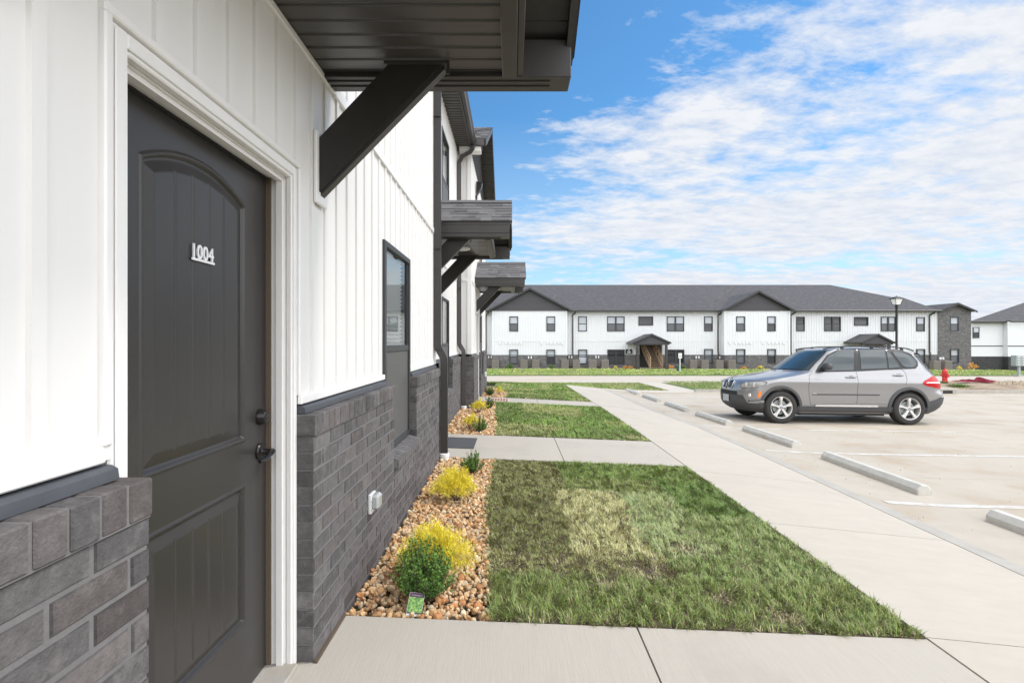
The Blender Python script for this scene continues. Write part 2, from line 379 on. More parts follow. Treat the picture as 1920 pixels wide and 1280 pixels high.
for k in range(-1, 6):
    y0 = 5.37+2.6*k; mb = MB()
    sheet(mb, 3.95, 9.3, y0, y0+0.10, -0.024, 'paint_white', th=0.002)
    tag(mb.build('parking_line'), kind='structure')
mb = MB(); sheet(mb, 7.3, 40, 20.36, 20.52, 0.10, 'kerb_concrete', th=0.22)   # raised kerb beyond the lot
tag(mb.build('lot_kerb'), kind='structure')
mb = MB(); sheet(mb, -60, 120, 26.2, 39.2, -0.03, 'road_concrete', step=4)
tag(mb.build('road'), kind='structure')
mb = MB(); sheet(mb, 13.5, 40, 20.54, 26.1, 0.09, 'dirt', step=1)
for v in range(len(mb.v)):
    x, y, z = mb.v[v]; mb.v[v] = (x, y, z+0.05*math.sin(x*2.1)*math.sin(y*1.7)*(y < 25.5))
tag(mb.build('dirt_verge'), kind='structure')
mb = MB(); sheet(mb, -60, 47, 39.3, 49.4, -0.01, 'turf_far', step=4)
sheet(mb, 47.01, 120, 39.3, 59, -0.01, 'turf_far', step=4)
tag(mb.build('far_lawn_soil'), kind='structure')

# ------------------------------------------------------------------ gravel
def ico(sub):
    bm = bmesh.new(); bmesh.ops.create_icosphere(bm, subdivisions=sub, radius=1.0)
    v = np.array([q.co[:] for q in bm.verts]); f = np.array([[q.index for q in p.verts] for p in bm.faces]); bm.free(); return v, f
def rand_rot(n):
    q = RNG.normal(size=(n, 4)); q /= np.linalg.norm(q, axis=1)[:, None]; w_, x, y, z = q.T
    return np.stack([1-2*(y*y+z*z), 2*(x*y-z*w_), 2*(x*z+y*w_), 2*(x*y+z*w_), 1-2*(x*x+z*z), 2*(y*z-x*w_), 2*(x*z-y*w_), 2*(y*z+x*w_), 1-2*(x*x+y*y)], 1).reshape(n, 3, 3)
PAL = np.array([(0.54, 0.33, 0.16), (0.62, 0.42, 0.22), (0.68, 0.51, 0.31), (0.46, 0.22, 0.09), (0.66, 0.55, 0.38), (0.56, 0.36, 0.18), (0.74, 0.62, 0.44), (0.36, 0.32, 0.27), (0.50, 0.26, 0.11)])*np.array([0.93, 0.89, 0.86])
PW = np.array([.18, .2, .16, .09, .1, .13, .07, .02, .05])
def rocks(name, n, xf, y0, y1, size, sub, label=None):
    V0, F0 = ico(sub); protos = []
    for _ in range(10):                                     # angular broken stones: cut the ball with random planes
        v = V0.copy()
        for _ in range(9):
            d = RNG.normal(size=3); d /= np.linalg.norm(d); h = RNG.uniform(0.5, 0.85)
            s = v@d; v -= np.outer(np.maximum(s-h, 0), d)
        protos.append(v)
    ys = RNG.uniform(y0, y1, n); xs = np.array([RNG.uniform(*xf(y)) for y in ys])
    sc = size*RNG.lognormal(0, 0.28, n); A = RNG.uniform(0.6, 1.15, (n, 3)); Rm = rand_rot(n)
    verts = []; faces = []; cols = []
    cidx = RNG.choice(len(PAL), n, p=PW/PW.sum())
    for i in range(n):
        v = (protos[i % 10]*A[i]*sc[i])@Rm[i].T
        z = Z(xs[i], ys[i])-0.022+RNG.uniform(-0.008, 0.024)
        verts.append(v+np.array([xs[i], ys[i], z])); faces.append(F0+i*len(V0))
        cols.append(np.tile(np.clip(PAL[cidx[i]]*RNG.uniform(0.75, 1.18), 0, 1), (len(V0), 1)))
    o = np_mesh(name, np.concatenate(verts), np.concatenate(faces), np.concatenate(cols), 'stone')
    return tag(o, kind='stuff', label=label)
def xb1(y): return float(np.interp(y, [2.5, 2.75, 3.6, 4.5, 6.2], [-0.12, -0.13, -0.19, -0.24, -0.24]))
def xb2(y): return float(np.interp(y, [7.6, 9, 12.2], [-0.25, -0.30, -0.42]))
def xb3(y): return float(np.interp(y, [13.2, 14.2, 15.5, 16.5], [-0.22, -0.12, -0.25, -0.6]))
for nm, xb, wl, y0, y1 in (('bed', xb1, -0.86, 2.58, 6.15), ('bed', xb2, -1.1, 7.68, 12.15), ('bed', xb3, -0.85, 13.3, 16.8)):
    mb = MB(); k = 12
    for i in range(k):
        a, c = y0+(y1-y0)*i/k, y0+(y1-y0)*(i+1)/k
        mb.quad((wl, a, Z(wl, a)-0.05), (xb(a)+0.05, a, Z(xb(a), a)-0.05), (xb(c)+0.05, c, Z(xb(c), c)-0.05), (wl, c, Z(wl, c)-0.05), 'soil')
    tag(mb.build('bed_soil'), kind='structure')
rocks('gravel', 6600, lambda y: (-0.84, xb1(y)+0.02), 2.595, 6.14, 0.0158, 2, 'tan and rust broken stone gravel in the bed beside the near brick wall')
rocks('gravel', 3000, lambda y: (-1.08 if y < 10.7 else -0.82, xb2(y)+0.02), 7.7, 12.14, 0.026, 1, 'tan stone gravel in the bed between the second and third walkways')
rocks('gravel', 1300, lambda y: (-0.82, xb3(y)+0.02), 13.32, 16.8, 0.030, 1, 'tan stone gravel at the far corner of the long building')
rocks('gravel', 60, lambda y: (3.8, 4.5), 2, 14, 0.006, 1, 'loose bits of stone along the parking lot edge')
def far_x(y): return (-4, 46)
def rock_strip(n, x0, x1, y0, y1, size):
    global Z
    return rocks('gravel', n, lambda y: (x0, x1), y0, y1, size, 1, 'thin band of pale gravel along the base of the far building')
rock_strip(2600, -3, 44.5, 48.3, 49.3, 0.075)

# ------------------------------------------------------------------ grass
def blades(name, X, Y, ZB, L, wd, colr, lean=0.5, mname='grass', parent=None, dirs=None, label=None, kind='stuff', curl=0.55, yaw=None):
    n = len(X)
    a = RNG.uniform(0, 2*np.pi, n) if yaw is None else yaw
    d = np.stack([np.cos(a), np.sin(a), np.zeros(n)], 1)
    s = np.stack([-np.sin(a), np.cos(a), np.zeros(n)], 1)
    s = s*np.cos(0.6)+0  # width direction
    B = np.stack([X, Y, ZB], 1); up = np.array([0, 0, 1.0])
    ln = RNG.uniform(0.15, 1.0, n)*lean
    if dirs is None:
        p1 = B+(up*np.cos(ln)[:, None]+d*np.sin(ln)[:, None])*L[:, None]*0.55
        l2 = ln+curl*RNG.uniform(0.4, 1.3, n)
        p2 = p1+(up*np.cos(l2)[:, None]+d*np.sin(l2)[:, None])*L[:, None]*0.45
    else:
        p1 = B+dirs*L[:, None]*0.55
        p2 = p1+(dirs*0.9+d*0.35)*L[:, None]*0.45
    W = wd[:, None]
    verts = np.stack([B-s*W*0.5, B+s*W*0.5, p1-s*W*0.42, p1+s*W*0.42, p2], 1).reshape(-1, 3)
    base = (np.arange(n)*5)[:, None]
    tr = np.concatenate([base+np.array([0, 1, 2]), base+np.array([1, 3, 2]), base+np.array([2, 3, 4])], 1).reshape(-1, 3)
    c = np.repeat(colr, 5, axis=0)
    o = np_mesh(name, verts, tr, c, mname, parent)
    if kind: tag(o, label, kind=kind)
    return o
def vnoise(X, Y, s, seed=0):
    r = np.random.default_rng(seed); G = r.uniform(0, 1, (64, 64)); x = X/s+11.3; y = Y/s+7.7
    i = np.floor(x).astype(int); j = np.floor(y).astype(int); u = x-i; v = y-j; u = u*u*(3-2*u); v = v*v*(3-2*v)
    g = lambda a, b_: G[a % 64, b_ % 64]
    return g(i, j)*(1-u)*(1-v)+g(i+1, j)*u*(1-v)+g(i, j+1)*(1-u)*v+g(i+1, j+1)*u*v
GREEN = np.array([0.138, 0.212, 0.050]); OLIVE = np.array([0.165, 0.195, 0.062]); STRAW = np.array([0.56, 0.52, 0.29])
BLUEG = np.array([0.25, 0.32, 0.145]); DARKG = np.array([0.100, 0.168, 0.038]); BROWN = np.array([0.24, 0.175, 0.10])
def sod(X, Y):
    """colour of each sod roll: rows across, as laid"""
    n = len(X); jx = (vnoise(X, Y, 0.10, 3)-0.5)*0.09+(vnoise(X, Y, 0.5, 13)-0.5)*0.10; jy = (vnoise(X, Y, 0.10, 4)-0.5)*0.09; x = X+jx; y = Y+jy
    C = np.tile(GREEN, (n, 1)); dead = np.full(n, 0.10); ht = np.full(n, 0.9)
    def put(msk, c, dd, h): C[msk] = c; dead[msk] = dd; ht[msk] = h
    put(y < 3.12, GREEN*0.60+OLIVE*0.28+BLUEG*0.08, 0.20, 1.15)
    put((y >= 3.12) & (x < 0.42), OLIVE*0.86, 0.26, 0.72)
    put((y >= 3.12) & (x >= 0.42) & (x < 0.98), OLIVE*0.15+STRAW*0.40+BLUEG*0.52, 0.34, 0.9)
    put((y >= 3.12) & (y < 3.45) & (x < 1.25), OLIVE*1.05, 0.50, 0.7)
    put((y >= 3.12) & (x >= 1.0), GREEN*0.75+BLUEG*0.25, 0.18, 0.95)
    put((y >= 3.45) & (x >= 0.98) & (x < 1.5) & (y < 4.95), BLUEG*1.04, 0.20, 0.95)
    put((y >= 3.12) & (x >= 1.45) & (y < 4.4), BLUEG*0.5+GREEN*0.5, 0.15, 1.05)
    put((y >= 4.95), OLIVE*0.4+GREEN*0.6, 0.22, 0.75)
    put((y >= 4.95) & (x < 0.5), OLIVE*0.9, 0.28, 0.65)
    put((y >= 4.35) & (x >= 1.5), DARKG*1.05, 0.08, 0.95)
    put((y >= 5.4) & (x >= 0.5), GREEN*0.95, 0.12, 0.85)
    spots = [(1.22, 3.62, 0.13), (0.85, 3.22, 0.17), (1.20, 2.90, 0.10), (1.45, 2.72, 0.12), (0.55, 3.05, 0.1), (0.9, 4.9, 0.08), (1.5, 3.35, 0.07)]
    for sx, sy, sr in spots:
        k = np.exp(-((X-sx)**2+(Y-sy)**2)/(sr*sr)); dead = np.maximum(dead, k*0.92); ht *= 1-0.35*k
    return C, dead, ht
def lawn(name, n, xr, y0, y1, L0, w0, label, sodf=None, dz=0.0, cbase=None, dead0=0.15):
    Y = RNG.uniform(y0, y1, n); lo = np.array([xr(y)[0] for y in Y]); hi = np.array([xr(y)[1] for y in Y])
    X = lo+(hi-lo)*RNG.uniform(0, 1, n)
    # tuft the blades: pull them to nearby clump centres, then lean with the clump
    cx = X+(vnoise(X, Y, 0.05, 11)-0.5)*0.05; cy = Y+(vnoise(X, Y, 0.05, 12)-0.5)*0.05
    X = np.clip(cx, lo, hi); Y = np.clip(cy, y0, y1)
    if sodf: C, dead, ht = sodf(X, Y)
    else:
        C = np.tile(cbase, (n, 1)); k = vnoise(X, Y, 1.1, 5)[:, None]; C = C*(0.78+0.5*k); pale = (vnoise(X, Y, 0.7, 8) > 0.62)[:, None]
        C = np.where(pale, C*0.6+(OLIVE+STRAW)*0.22, C); dead = np.full(n, dead0)+0.3*(vnoise(X, Y, 0.6, 9) > 0.72); ht = 0.8+0.35*vnoise(X, Y, 0.9, 6)
    edge = np.minimum.reduce([X-lo, hi-X, Y-y0, y1-Y]); dead = np.where(edge < 0.03, np.maximum(dead, 0.42), dead)
    isd = RNG.uniform(size=n) < dead
    col_ = C*np.array([1.38, 1.27, 1.18])*RNG.uniform(0.55, 1.5, (n, 1))*(1+RNG.normal(0, 0.08, (n, 3)))
    dc = np.where(RNG.uniform(size=(n, 1)) < 0.5, STRAW, BROWN)*RNG.uniform(0.6, 1.2, (n, 1))
    col_ = np.clip(np.where(isd[:, None], dc, col_), 0.01, 1)
    L = L0*ht*RNG.uniform(0.5, 1.25, n)*np.where(isd, 0.75, 1); wd = w0*RNG.uniform(0.6, 1.3, n)
    ZB = np.array([Z(x, y) for x, y in zip(X, Y)])+dz-0.005
    yaw = vnoise(X, Y, 0.10, 21)*14+RNG.normal(0, 0.8, n)
    return blades(name, X, Y, ZB, L, wd, col_, lean=1.2, label=label, yaw=yaw)
def soil_sheet(x0f, x1, y0, y1, dz):
    mb = MB(); k = max(8, int((y1-y0)/0.4))
    for i in range(k):
        a, c = y0+(y1-y0)*i/k, y0+(y1-y0)*(i+1)/k
        for p in range(4):
            xa0, xa1 = [x0f(a)+(x1-x0f(a))*q/4 for q in (p, p+1)]; xc0, xc1 = [x0f(c)+(x1-x0f(c))*q/4 for q in (p, p+1)]
            mb.quad((xa0, a, Z(xa0, a)+dz), (xa1, a, Z(xa1, a)+dz), (xc1, c, Z(xc1, c)+dz), (xc0, c, Z(xc0, c)+dz), 'soil')
    return tag(mb.build('lawn_soil'), kind='structure')
soil_sheet(xb1, 2.09, 2.6, 6.13, -0.012); soil_sheet(xb2, 2.09, 7.7, 12.13, -0.012); soil_sheet(xb3, 2.09, 13.32, 20.0, -0.012)
lawn('lawn', 150000, lambda y: (xb1(y), 2.095), 2.592, 6.135, 0.049, 0.0042, 'patchwork of fresh green and straw coloured sod beside the near walkway', sod)
lawn('lawn', 70000, lambda y: (xb2(y), 2.09), 7.695, 12.135, 0.055, 0.0065, 'green sod panel between the second and third walkways', None, 0, DARKG*1.35)
lawn('lawn', 45000, lambda y: (xb3(y), 2.06), 13.35, 20.0, 0.055, 0.011, 'sod panel beyond the third walkway', None, 0, DARKG*1.3)
mb = MB(); sheet(mb, -8, 6.48, 20.0+1.12, 26.18, -0.01, 'turf_far'); sheet(mb, 7.62, 13.48, 20.54, 26.1, 0.005, 'turf_far'); sheet(mb, -8, 2.09, 20.01, 21.10, -0.012, 'turf_far')
sheet(mb, -8, -1.0, 17.0, 20.0, -0.012, 'turf_far')
tag(mb.build('lawn_soil'), kind='structure')
lawn('lawn', 26000, lambda y: (-2, 6.45 if y > 21.12 else 2.06), 20.02, 26.15, 0.06, 0.018, 'strip of turf between sidewalk and road', None, 0, GREEN*0.95)
lawn('lawn', 14000, lambda y: (7.65, 13.4), 20.56, 26.0, 0.06, 0.018, 'turf island behind the silver car', None, 0.08, GREEN*0.95)
lawn('lawn', 60000, lambda y: (-5, 46.8), 39.3, 48.4, 0.09, 0.045, 'bright turf strip in front of the far building', None, 0.05, GREEN*1.35)
lawn('lawn', 12000, lambda y: (47, 80), 39.3, 58, 0.09, 0.06, 'turf beside the white building on the far right', None, 0.05, GREEN*1.35)

# ------------------------------------------------------------------ shrubs
def yellow_shrub(x, y, rx, hz, n, label, wd=0.004):
    t = thing('golden_shrub', (x, y, Z(x, y)), label, 'shrub', 'low golden shrubs in the gravel beds')
    z0 = Z(x, y)
    st = MB()
    for k in range(9):
        a = k*0.7; st.tube([(x, y, z0-0.02), (x+rx*0.35*math.cos(a), y+rx*0.35*math.sin(a), z0+hz*0.45)], 0.004, 'tile_wood', n=5)
    st.build('stem', t)
    # sprays: arching shoots, each set with short threads
    ns = max(30, n//55); m = n//ns; P = []; D = []; C = []
    lobes = [(k_*2*math.pi/7+RNG.uniform(-0.35, 0.35), RNG.uniform(0.70, 1.18), RNG.uniform(0.65, 1.12)) for k_ in range(7)]
    for k in range(ns):
        lb_ = lobes[k % 7]; a = lb_[0]+RNG.normal(0, 0.26); el = RNG.uniform(0.0, 1.35); r_ = lb_[1]*RNG.uniform(0.72, 1.12)
        end = np.array([rx*r_*math.cos(a)*math.cos(el), rx*r_*math.sin(a)*math.cos(el), hz*(0.25+0.85*math.sin(el))*RNG.uniform(0.8, 1.1)*lb_[2]])
        u = RNG.uniform(0.3, 1.0, m)**0.7
        base = np.outer(u, end)+np.array([0, 0, 0.02]); base[:, 2] += 0.04*np.sin(u*np.pi)
        dd = RNG.normal(size=(m, 3))*0.85+end/np.linalg.norm(end)+np.array([0, 0, 0.2]); dd /= np.linalg.norm(dd, axis=1)[:, None]
        P.append(base+RNG.normal(0, 0.012, (m, 3))); D.append(dd)
        yel = np.array([0.95, 0.80, 0.075]); grn = np.array([0.20, 0.25, 0.035])
        f = np.clip((u-0.32)/0.30, 0, 1)[:, None]*(0.45+0.55*min(1, el/0.3)); C.append((grn*(1-f)+yel*f)*RNG.uniform(0.65, 1.15, (m, 1)))
    P = np.concatenate(P); D = np.concatenate(D); C = np.concatenate(C); q = len(P)
    P[:, 2] = np.maximum(P[:, 2], 0.004)
    L = RNG.uniform(0.5, 1.1, q)*rx*0.125
    blades('foliage', x+P[:, 0], y+P[:, 1], z0+P[:, 2], L, np.full(q, wd)*RNG.uniform(0.7, 1.3, q), np.clip(C, 0, 1), dirs=D, mname='leaf', parent=t, kind=None)
    return t
def box_shrub(x, y, rx, hz, n, label, ls=0.011, dark=1.0):
    t = thing('boxwood_shrub', (x, y, Z(x, y)), label, 'shrub', 'small green boxwood shrubs'); z0 = Z(x, y)
    st = MB(); ends = []
    for k in range(max(14, n//90)):
        a = RNG.uniform(0, 2*np.pi); r_ = rx*math.sqrt(RNG.uniform(0, 1))*0.95; h = hz*RNG.uniform(0.55, 1.16)*(1-0.45*(r_/rx)**2)
        e = np.array([r_*math.cos(a), r_*math.sin(a), h]); ends.append(e)
        st.tube([(x+e[0]*0.08, y+e[1]*0.08, z0-0.01), (x+e[0]*0.7, y+e[1]*0.7, z0+h*0.45), (x+e[0], y+e[1], z0+h)], 0.0022*max(1, rx/0.17), 'tile_wood', n=4, rs=[0.003*max(1, rx/0.17), 0.002, 0.001])
    st.build('stem', t)
    V = []; T = []; C = []; c = 0
    per = n//len(ends)
    for e in ends:
        mid = e*np.array([0.7, 0.7, 0.45]); u = RNG.uniform(0.18, 1.03, per)
        P = np.where(u[:, None] < 0.6, mid*(u[:, None]/0.6), mid+(e-mid)*((u[:, None]-0.6)/0.4))+RNG.normal(0, rx*0.045, (per, 3))
        d = RNG.normal(size=(per, 3))+np.array([0, 0, 0.7]); d /= np.linalg.norm(d, axis=1)[:, None]
        s = np.cross(d, RNG.normal(size=(per, 3))); s /= np.linalg.norm(s, axis=1)[:, None]
        l = ls*RNG.uniform(0.7, 1.3, per)[:, None]
        P = P+np.array([x, y, z0+0.01]); fold = np.cross(d, s)*l*0.18
        q = np.stack([P, P+d*l*0.55+s*l*0.36+fold, P+d*l*1.1, P+d*l*0.55-s*l*0.36+fold], 1)
        V.append(q.reshape(-1, 3)); base = (c+np.arange(per)*4)[:, None]
        T.append(np.concatenate([base+np.array([0, 1, 2]), base+np.array([0, 2, 3])], 1).reshape(-1, 3)); c += per*4
        cc = np.array([0.075, 0.165, 0.032])*dark; yg = np.array([0.22, 0.36, 0.06])*dark
        f = (np.clip((u-0.75)/0.3, 0, 1)*RNG.uniform(0, 1, per))[:, None]
        C.append(np.repeat((cc*(1-f)+yg*f)*RNG.uniform(0.6, 1.3, (per, 1)), 4, axis=0))
    np_mesh('foliage', np.concatenate(V), np.concatenate(T), np.clip(np.concatenate(C), 0, 1), 'leaf', t)
    return t
yellow_shrub(-0.46, 3.05, 0.245, 0.26, 22000, 'broad bright yellow shrub behind the nearest green boxwood', 0.0030)
box_shrub(-0.475, 2.77, 0.170, 0.30, 8500, 'nearest and largest green boxwood beside the plant tag', 0.0135)
yellow_shrub(-0.49, 4.50, 0.22, 0.24, 15000, 'yellow mounded shrub alone in the middle of the near gravel bed', 0.0036)
box_shrub(-0.42, 5.45, 0.135, 0.20, 4200, 'small green boxwood at the far end of the near gravel bed', 0.014)
yellow_shrub(-0.66, 8.15, 0.17, 0.20, 3500, 'yellow shrub in the second bed, left behind a green boxwood', 0.006)
box_shrub(-0.50, 7.98, 0.15, 0.22, 2600, 'green boxwood beside the second walkway past the dark doormat', 0.014)
yellow_shrub(-0.66, 10.1, 0.20, 0.24, 3500, 'yellow shrub in front of the brick corner with the far downspout', 0.007)
box_shrub(-0.50, 10.75, 0.14, 0.24, 1800, 'dark green boxwood next to the third walkway', 0.016, 0.8)
box_shrub(-0.60, 13.75, 0.16, 0.26, 1800, 'green boxwood just past the third walkway', 0.018, 0.8)
yellow_shrub(-0.36, 14.1, 0.13, 0.22, 1500, 'small yellow shrub past the third walkway', 0.008)
for (p, hh, kind, lb) in ((956, 0.5, 'g', 'round green shrub below the left gable of the far building'), (1034, 0.35, 'g', 'low dark shrub under the second ground floor window'),
                 (1154, 0.28, 'y', 'low yellow shrub left of the stair porch'), (1172, 0.3, 'o', 'orange shrub left of the stair porch'), (1182, 0.3, 'o', 'orange shrub touching the stair porch'),
                 (1258, 0.42, 'o', 'orange shrub right of the stair porch'), (1281, 0.3, 'g', 'green shrub behind the small white sign post'),
                 (1395, 0.3, 'o', 'brownish shrub under the middle gable window'), (1425, 0.35, 'y', 'yellow shrub below the middle gable'),
                 (1799, 0.35, 'y', 'flat yellow shrub in front of the brick end tower'), (1822, 0.62, 'o', 'orange upright shrub at the corner of the brick tower')):
    yy = 48.6; x = (p-960)/960*yy
    if kind == 'g': box_shrub(x, yy, hh*0.75, hh, 700, lb, 0.075)
    else:
        t = yellow_shrub(x, yy, hh*0.95, hh, 800, lb, 0.035)
        if kind == 'o':
            me = t.children[1].data if t.children[1].name.startswith('foliage') else t.children[0].data
            at = me.color_attributes['Col']; a = np.empty(len(me.vertices)*4, np.float32); at.data.foreach_get('color', a)
            a = a.reshape(-1, 4); a[:, 1] *= 0.62; at.data.foreach_set('color', a.ravel())
        t['group'] = 'shrubs along the base of the far building'; t.name = 'low_shrub'
# ================================================================== NEAR BUILDING (wall faces +X)
LB = thing('apartment_building', (-3.5, 6.0, 0.0), 'long near building with white board siding, dark brick base and brown door 1004', 'building')
ZT = 1.056          # top of the brick cap
def brick_run(mb, X, y0, y1, z0=-0.12, ztop=ZT, cap=True, thick=0.09, ends=(False, False), axis='x', sgn=1, base=None):
    """a real brick face. axis 'x': wall in plane x=X facing +X running along y. axis 'y': plane y=X facing -Y running along x"""
    def P(u, z, d): return (X+d, u, z) if axis == 'x' else (u, X-d, z)
    def B(u0, u1, a, c, d1, col_, ins=0.004):
        j = lambda: random.uniform(-0.0012, 0.0012)
        u0 += j(); u1 += j(); a += j(); c += j(); d1 += random.uniform(-0.0015, 0.0015)
        vs = [P(u0+ins, a+ins, d1), P(u1-ins, a+ins, d1), P(u1-ins, c-ins, d1), P(u0+ins, c-ins, d1),
              P(u0, a, d1-ins), P(u1, a, d1-ins), P(u1, c, d1-ins), P(u0, c, d1-ins),
              P(u0, a, d1-0.02), P(u1, a, d1-0.02), P(u1, c, d1-0.02), P(u0, c, d1-0.02)]
        fs = [(0, 1, 2, 3)]+[(i, (i+1) % 4, 4+(i+1) % 4, 4+i) for i in range(4)]+[(4+i, 4+(i+1) % 4, 8+(i+1) % 4, 8+i) for i in range(4)]
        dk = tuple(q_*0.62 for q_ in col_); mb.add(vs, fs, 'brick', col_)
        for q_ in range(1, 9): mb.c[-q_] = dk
    def bc():
        g = random.gauss(0.100, 0.017); g = min(max(g, 0.060), 0.150)
        w_ = random.uniform(-0.004, 0.012)
        return (g*1.03+w_, g*0.955+w_*0.3, g*0.95)
    caph = 0.092 if cap else 0
    zc = ztop-caph
    a0, a1 = (y0, y1)
    # backing of mortar
    if axis == 'x': mb.box(X-thick, X-0.0035, y0+0.004, y1-0.004, z0-0.1, ztop-0.004, 'mortar')
    else: mb.box(y0+0.004, y1-0.004, X+0.0035, X+thick, z0-0.1, ztop-0.004, 'mortar')
    k = 0; z = zc-0.003
    while z > z0:
        c = z; a = z-0.065; off = 0.1015 if k % 2 else 0.0
        u = y0-off
        while u < y1:
            p, q = max(u, y0), min(u+0.193, y1)
            if q-p > 0.02: B(p, q, a, c, 0.0, bc())
            u += 0.203
        z -= 0.075; k += 1
    if cap:
        n = max(1, round((y1-y0)/0.0762)); wd = (y1-y0)/n
        if axis == 'x': mb.box(X-thick+0.03, X+0.007, y0+0.006, y1-0.006, zc-0.001, ztop-0.003, 'mortar')
        else: mb.box(y0+0.006, y1-0.006, X-0.007, X+thick-0.03, zc-0.001, ztop-0.003, 'mortar')
        for i in range(n):
            p, q = y0+i*wd+0.004, y0+(i+1)*wd-0.004; col_ = bc(); d1 = 0.012+random.uniform(-0.002, 0.002)
            vs = []
            ins = 0.004
            if axis == 'x': mb.bbox(X-thick+0.02, X+d1, p, q, zc+0.003, ztop+random.uniform(-0.002, 0.001), 'brick', 0.004, col_)
            else: mb.bbox(p, q, X-d1, X+thick-0.02, zc+0.003, ztop+random.uniform(-0.002, 0.001), 'brick', 0.004, col_)
def end_bricks(mb, X0, X1, Y, face, z0=-0.12, ztop=ZT):
    """return face of a brick pier at y=Y, facing -Y (face=-1) or +Y (face=1), x from X0 to X1"""
    z = ztop-0.092-0.003; k = 0
    while z > z0:
        g = random.gauss(0.095, 0.018); col_ = (g*1.02, g*0.97, g*0.95)
        Y0, Y1 = (Y-0.002, Y+0.02) if face < 0 else (Y-0.02, Y+0.002)
        mb.bbox(X0, X1-0.001, Y0+random.uniform(-.001, .001), Y1, z-0.065, z, 'brick', 0.003, col_)
        z -= 0.075
def siding(mb, X, y0, y1, z0, z1, holes=(), pitch=0.1715, off=0.981, mname='white_siding', axis='x', bw=0.034, bd=0.011):
    """board and batten: flat boards at plane X with raised battens; holes = (y0,y1,z0,z1)"""
    def q(u0, u1, a, c, d0, d1):
        pts = [(u0, a, d0), (u1, a, d1), (u1, c, d1), (u0, c, d0)]
        if axis == 'x': mb.add([(X+d, u, z) for u, z, d in pts], [(0, 1, 2, 3)], mname)
        else: mb.add([(u, X-d, z) for u, z, d in pts], [(0, 1, 2, 3)], mname)
    def col_(u0, u1, d0, d1):
        if u1-u0 < 1e-5: return
        cuts = sorted({u0, u1}|{h[i] for h in holes for i in (0, 1) if u0 < h[i] < u1})
        for a, c in zip(cuts, cuts[1:]):
            m_ = (a+c)/2; da = d0+(d1-d0)*(a-u0)/(u1-u0); dc = d0+(d1-d0)*(c-u0)/(u1-u0)
            spans = [(z0, z1)]
            for h in holes:
                if h[0] <= m_ <= h[1]:
                    ns = []
                    for p, r_ in spans:
                        if h[2] >= r_ or h[3] <= p: ns.append((p, r_)); continue
                        if h[2] > p: ns.append((p, h[2]))
                        if h[3] < r_: ns.append((h[3], r_))
                    spans = ns
            for p, r_ in spans: q(a, c, p, r_, da, dc)
    k = math.ceil((y0-off)/pitch)-1; u = y0
    clip = lambda v: min(max(v, y0), y1)
    while off+k*pitch < y1+pitch:
        c = off+k*pitch     # batten starts at c with a crisp step, ends with a soft slope
        pts = [(c-pitch+bw+0.005, 0), (c, 0), (c+0.001, bd), (c+bw, bd), (c+bw+0.005, 0)]
        for (a, da), (e, de) in zip(pts, pts[1:]):
            A, E = clip(a), clip(e)
            if E-A > 1e-6:
                f = lambda v: da+(de-da)*(v-a)/(e-a)
                col_(A, E, f(A), f(E))
        k += 1
def nearwin(X, y0, y1, z0, z1, upper=False, blinds=True, parent=LB):
    """double-hung window in a wall facing +X"""
    fw = 0.045; P = 0.022
    mb = MB()
    for a, c, p, q in ((y0, y0+fw, z0, z1), (y1-fw, y1, z0, z1), (y0+fw, y1-fw, z1-fw, z1), (y0+fw, y1-fw, z0, z0+fw)):
        mb.bbox(X-0.11, X+P, a, c, p, q, 'window_frame', 0.005)
    win = mb.build('window', parent); zm = (z0+z1)/2-0.01
    mb = MB(); mb.bbox(X-0.05, X+0.012, y0+fw, y1-fw, zm-0.025, zm+0.025, 'window_frame', 0.004)
    for a, c in ((y0+fw, y0+fw+0.03), (y1-fw-0.03, y1-fw)): mb.box(X-0.055, X+0.004, a, c, zm, z1-fw, 'window_frame')
    mb.build('sash', win)
    mb = MB(); mb.quad((X-0.002, y0+fw+0.03, zm+0.025), (X-0.002, y1-fw-0.03, zm+0.025), (X-0.002, y1-fw-0.03, z1-fw), (X-0.002, y0+fw+0.03, z1-fw), 'clear_glass'); mb.build('pane', win, fixn=False)
    mb = MB(); mb.box(X-0.006, X+0.004, y0+fw, y1-fw, z0+fw, zm-0.025, 'screen'); mb.build('insect_screen', win)
    mb = MB(); z = z1-fw-0.02
    while z > z0+fw:
        mb.prism([(X-0.060, z), (X-0.058, z), (X-0.040, z+0.029), (X-0.042, z+0.029)], 'y', y0+fw+0.01, y1-fw-0.01, 'blind'); z -= 0.034
    mb.build('blind', win)
    mb = MB(); mb.box(X-0.30, X-0.28, y0-0.05, y1+0.05, z0, z1, 'room'); mb.build('room_backing', win)
XS, XB = -0.932, -0.85       # siding and brick plane of the first section
XR, XRB = -1.150, -1.065     # recessed section
XC, XCB = -0.870, -0.800     # end section
D1 = (1.177, 2.205)          # outer edges of the door trim
W1 = (3.68, 4.60, 0.545, 2.105); W2 = (8.30, 9.22, 0.545, 2.105); W2U = (8.30, 9.22, 3.33, 4.87); W3 = (13.55, 14.45, 0.545, 2.105); W3U = (13.55, 14.45, 3.33, 4.87)
ZS = ZT+0.045
mb = MB()
siding(mb, XS, -3.0, 6.10, ZS, 5.38, [(D1[0], D1[1], 0, 2.122), W1])
mb.build('siding_wall', LB)
mb = MB()
siding(mb, XR, 6.10, 10.80, ZS, 5.38, [(6.38, 7.42, 0, 2.116), W2, W2U], off=6.2)
mb.build('siding_wall', LB)
mb = MB()
siding(mb, 10.80, XR, XC, ZS, 5.38, [], off=-1.1, axis='y')
mb.build('siding_wall', LB)
mb = MB()
